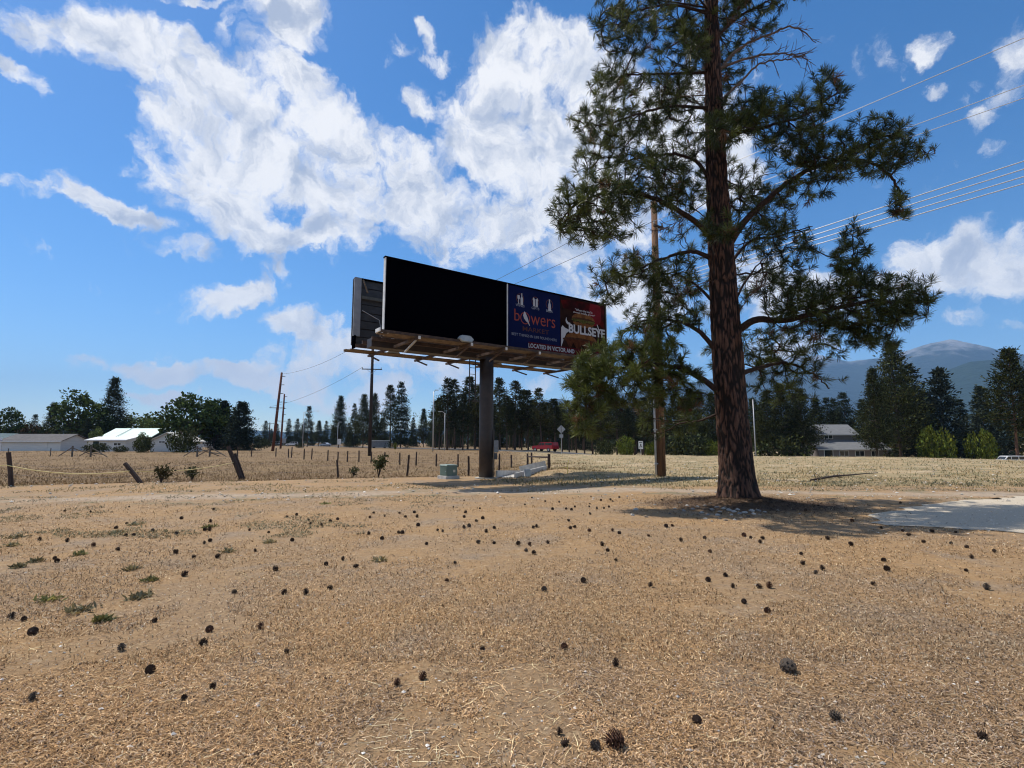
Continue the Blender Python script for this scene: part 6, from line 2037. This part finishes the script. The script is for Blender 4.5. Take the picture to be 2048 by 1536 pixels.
STRAW = leafmat('dry straw', .12, .85, 0, .03)
pal_l = [((0.590, 0.396, 0.224), 4), ((0.472, 0.302, 0.157), 4), ((0.354, 0.220, 0.116), 3.5), ((0.223, 0.139, 0.079), 2.5), ((0.760, 0.566, 0.363), 1.3), ((0.104, 0.069, 0.048), 1.8), ((0.393, 0.302, 0.230), 1.6)]
bare = lambda X, Y: (.22 + .78 * (vnoise(X, Y, 1.1, 71) * .6 + vnoise(X, Y, .45, 72) * .4 > .40)) * (1 - .8 * np.exp(-((Y - track_y(X)) / .8) ** 2)) * (np.hypot(X - TREE[0], Y - TREE[1]) > 1.5)
strew('straw_litter', 235000, -750, 2800, 992, 1640, (.024, .062), (.0024, .0048), (-4, 34), pal_l, 'pale dry straw and clipped grass covering the lawn', lr_, STRAW, .11, bare, .6)
strew('lawn_chaff', 105000, -700, 2750, 1040, 1640, (.010, .024), (.004, .008), (5, 75), [((0.655, 0.465, 0.285), 3), ((0.760, 0.629, 0.436), 1.2), ((0.393, 0.246, 0.133), 3), ((0.085, 0.056, 0.040), 3), ((0.432, 0.340, 0.266), 1.5)], 'fine chaff and broken bits between the straws', lr_, STRAW, .10, bare, .2)
strew('cropped_grass', 45000, -250, 2300, 992, 1330, (.022, .05), (.004, .008), (30, 85), [((.50, .37, .22), 3), ((.36, .24, .13), 3), ((.20, .13, .075), 2), ((.62, .50, .34), 1)], 'stubbly cropped dry grass standing on the lawn', lr_, STRAW, .07, bare, .3)
strew('long_straws', 1600, -300, 2350, 1090, 1640, (.10, .20), (.0025, .004), (-2, 8), [((0.760, 0.653, 0.411), 3), ((0.721, 0.503, 0.290), 2), ((0.393, 0.227, 0.121), 2)], 'long pale straws and needles strewn on the lawn', lr_, STRAW, .02, None, .5)
# pine duff under the tree
Xd, Yd = lr_.normal(TREE[0], 1.25, 9000), lr_.normal(TREE[1] - .25, 1.05, 9000)
az = lr_.random(9000) * 6.283
Dn = np.stack([np.cos(az), np.sin(az), lr_.uniform(0, .35, 9000)], 1)
Vd, Fd, Cd = quads_from(np.stack([Xd, Yd, gz(Xd, Yd) + .003], 1), unit(Dn), np.stack([-np.sin(az), np.cos(az), np.zeros(9000)], 1), lr_.uniform(.08, .18, 9000), lr_.uniform(.004, .010, 9000), np.array([(.08, .05, .032), (.13, .085, .055), (.045, .03, .023)])[lr_.integers(0, 3, 9000)])
tag(link('pine_duff', npmesh('pine_duff', Vd, Fd, 4, Cd), None, STRAW), kind='stuff', label='brown fallen needles around the big pine')
# standing dry grass in the field and the rough
pal_f = [((0.259, 0.174, 0.091), 3), ((0.202, 0.129, 0.070), 4), ((0.142, 0.093, 0.053), 4), ((0.328, 0.226, 0.119), 1.5), ((0.142, 0.113, 0.055), 1.5)]
fieldm = lambda X, Y: (Y > fence_y(X) + .4) * (X < 4 + 3 * np.sin(Y)) * 1.0
strew('field_grass', 60000, -300, 1330, 903, 968, (.05, .19), (.010, .022), (35, 85), pal_f, 'tall dry brown grass filling the field beyond the fence', lr_, STRAW, .010, fieldm, .25)
pal_r = [((.115, .125, .075), 2), ((0.432, 0.314, 0.165), 4), ((0.360, 0.258, 0.130), 3), ((0.228, 0.207, 0.105), 3), ((0.168, 0.151, 0.080), 2), ((0.528, 0.403, 0.225), 1.5)]
strew('rough_grass', 30000, 960, 2400, 909, 985, (.05, .14), (.010, .020), (25, 80), pal_r, 'short pale rough grass between the track and the crest', lr_, STRAW, .02, lambda X, Y: (Y > 19.3) * .9 * ((vnoise(X, Y, 2.2, 81) > .35) * .8 + .2), .3)
strew('sage_clumps', 16000, 960, 2400, 912, 985, (.08, .20), (.012, .024), (30, 85), [((.13, .135, .085), 3), ((.19, .185, .12), 2), ((.09, .085, .055), 1)], 'dull sage clumps dotted over the pale rough', lr_, STRAW, .008, lambda X, Y: (Y > 19) * (vnoise(X, Y, 1.3, 83) * .6 + vnoise(X, Y, .6, 84) * .4 > .66), .3)
strew('lawn_weeds', 26000, -300, 900, 985, 1075, (.03, .08), (.008, .016), (10, 60), [((.20, .19, .12), 3), ((.15, .15, .095), 2), ((.27, .22, .14), 2)], 'flat grey-green weeds scattered through the lawn', lr_, STRAW, .01, lambda X, Y: (vnoise(X, Y, .9, 85) * .6 + vnoise(X, Y, .4, 86) * .4 > .60) * sstep(3.5, -4, X), .3)
strew('verge_weeds', 22000, -300, 2400, 955, 985, (.04, .11), (.010, .02), (15, 70), [((0.240, 0.218, 0.120), 3), ((0.336, 0.246, 0.130), 3), ((0.162, 0.151, 0.085), 2)], 'grey-green weeds along the track verge', lr_, STRAW, .01, lambda X, Y: (vnoise(X, Y, 1.6, 82) > .55) * .9, .3)


def pebbles(name, n, x0, x1, y0, y1, rr, label, thin=None, cols=((.60, .56, .50), (.44, .40, .35), (.5, .42, .34))):
    X, Yv, Z = ground_pts(n, x0, x1, y0, y1, lr_)
    if thin is not None:
        k = lr_.random(n) < thin(X, Yv); X, Yv, Z = X[k], Yv[k], Z[k]
    n = len(X)
    ico = np.array([(1, 0, 0), (-1, 0, 0), (0, 1, 0), (0, -1, 0), (0, 0, 1), (0, 0, -.6)], float)
    fc = np.array([(0, 2, 4), (2, 1, 4), (1, 3, 4), (3, 0, 4), (2, 0, 5), (1, 2, 5), (3, 1, 5), (0, 3, 5)])
    s = lr_.uniform(*rr, n) * lr_.uniform(.6, 1.4, n)
    V = (ico[None] * (s[:, None, None] * lr_.uniform(.6, 1.25, (n, 6, 1))) * np.array([1.15, 1, .65])) + np.stack([X, Yv, Z + s * .3], 1)[:, None]
    Fp = (fc[None] + (np.arange(n) * 6)[:, None, None]).reshape(-1, 3)
    C_ = np.array(cols)[lr_.integers(0, len(cols), n)] * np.exp(lr_.normal(0, .15, (n, 1)))
    tag(link(name, npmesh(name, V.reshape(-1, 3), Fp, 3, np.repeat(C_, 6, 0)), None, leafmat('pebble', 0, .95, 0, .03)), kind='stuff', label=label)


pebbles('pebbles', 1500, -300, 2350, 1040, 1640, (.004, .012), 'small pale pebbles scattered over the lawn')
pebbles('track_stones', 2600, -300, 2400, 952, 1004, (.015, .05), 'pale stones along the dirt track and bank', lambda X, Y: .35 * np.exp(-((Y - track_y(X)) / 2.2) ** 2) + .4 * np.exp(-((Y - fence_y(X)) / .8) ** 2) * (X < 1) + .05)
pebbles('driveway_gravel', 9000, 1700, 2350, 985, 1075, (.008, .022), 'loose gravel lying on the driveway', lambda X, Y: indrive(X, Y) * .9 + .03, ((.62, .56, .47), (.42, .37, .31), (.28, .245, .21), (.52, .46, .38)))
pebbles('field_stones', 700, 1200, 2400, 918, 970, (.03, .07), 'pale stones in the rough ground on the right', lambda X, Y: .4 * (Y > 19.5))
print('triangles', sum(sum(len(p.vertices) - 2 for p in o.data.polygons) if len(o.data.polygons) < 20000 else len(o.data.loops) - 2 * len(o.data.polygons) for o in {o.data.name: o for o in COL.objects if o.type == 'MESH'}.values()))
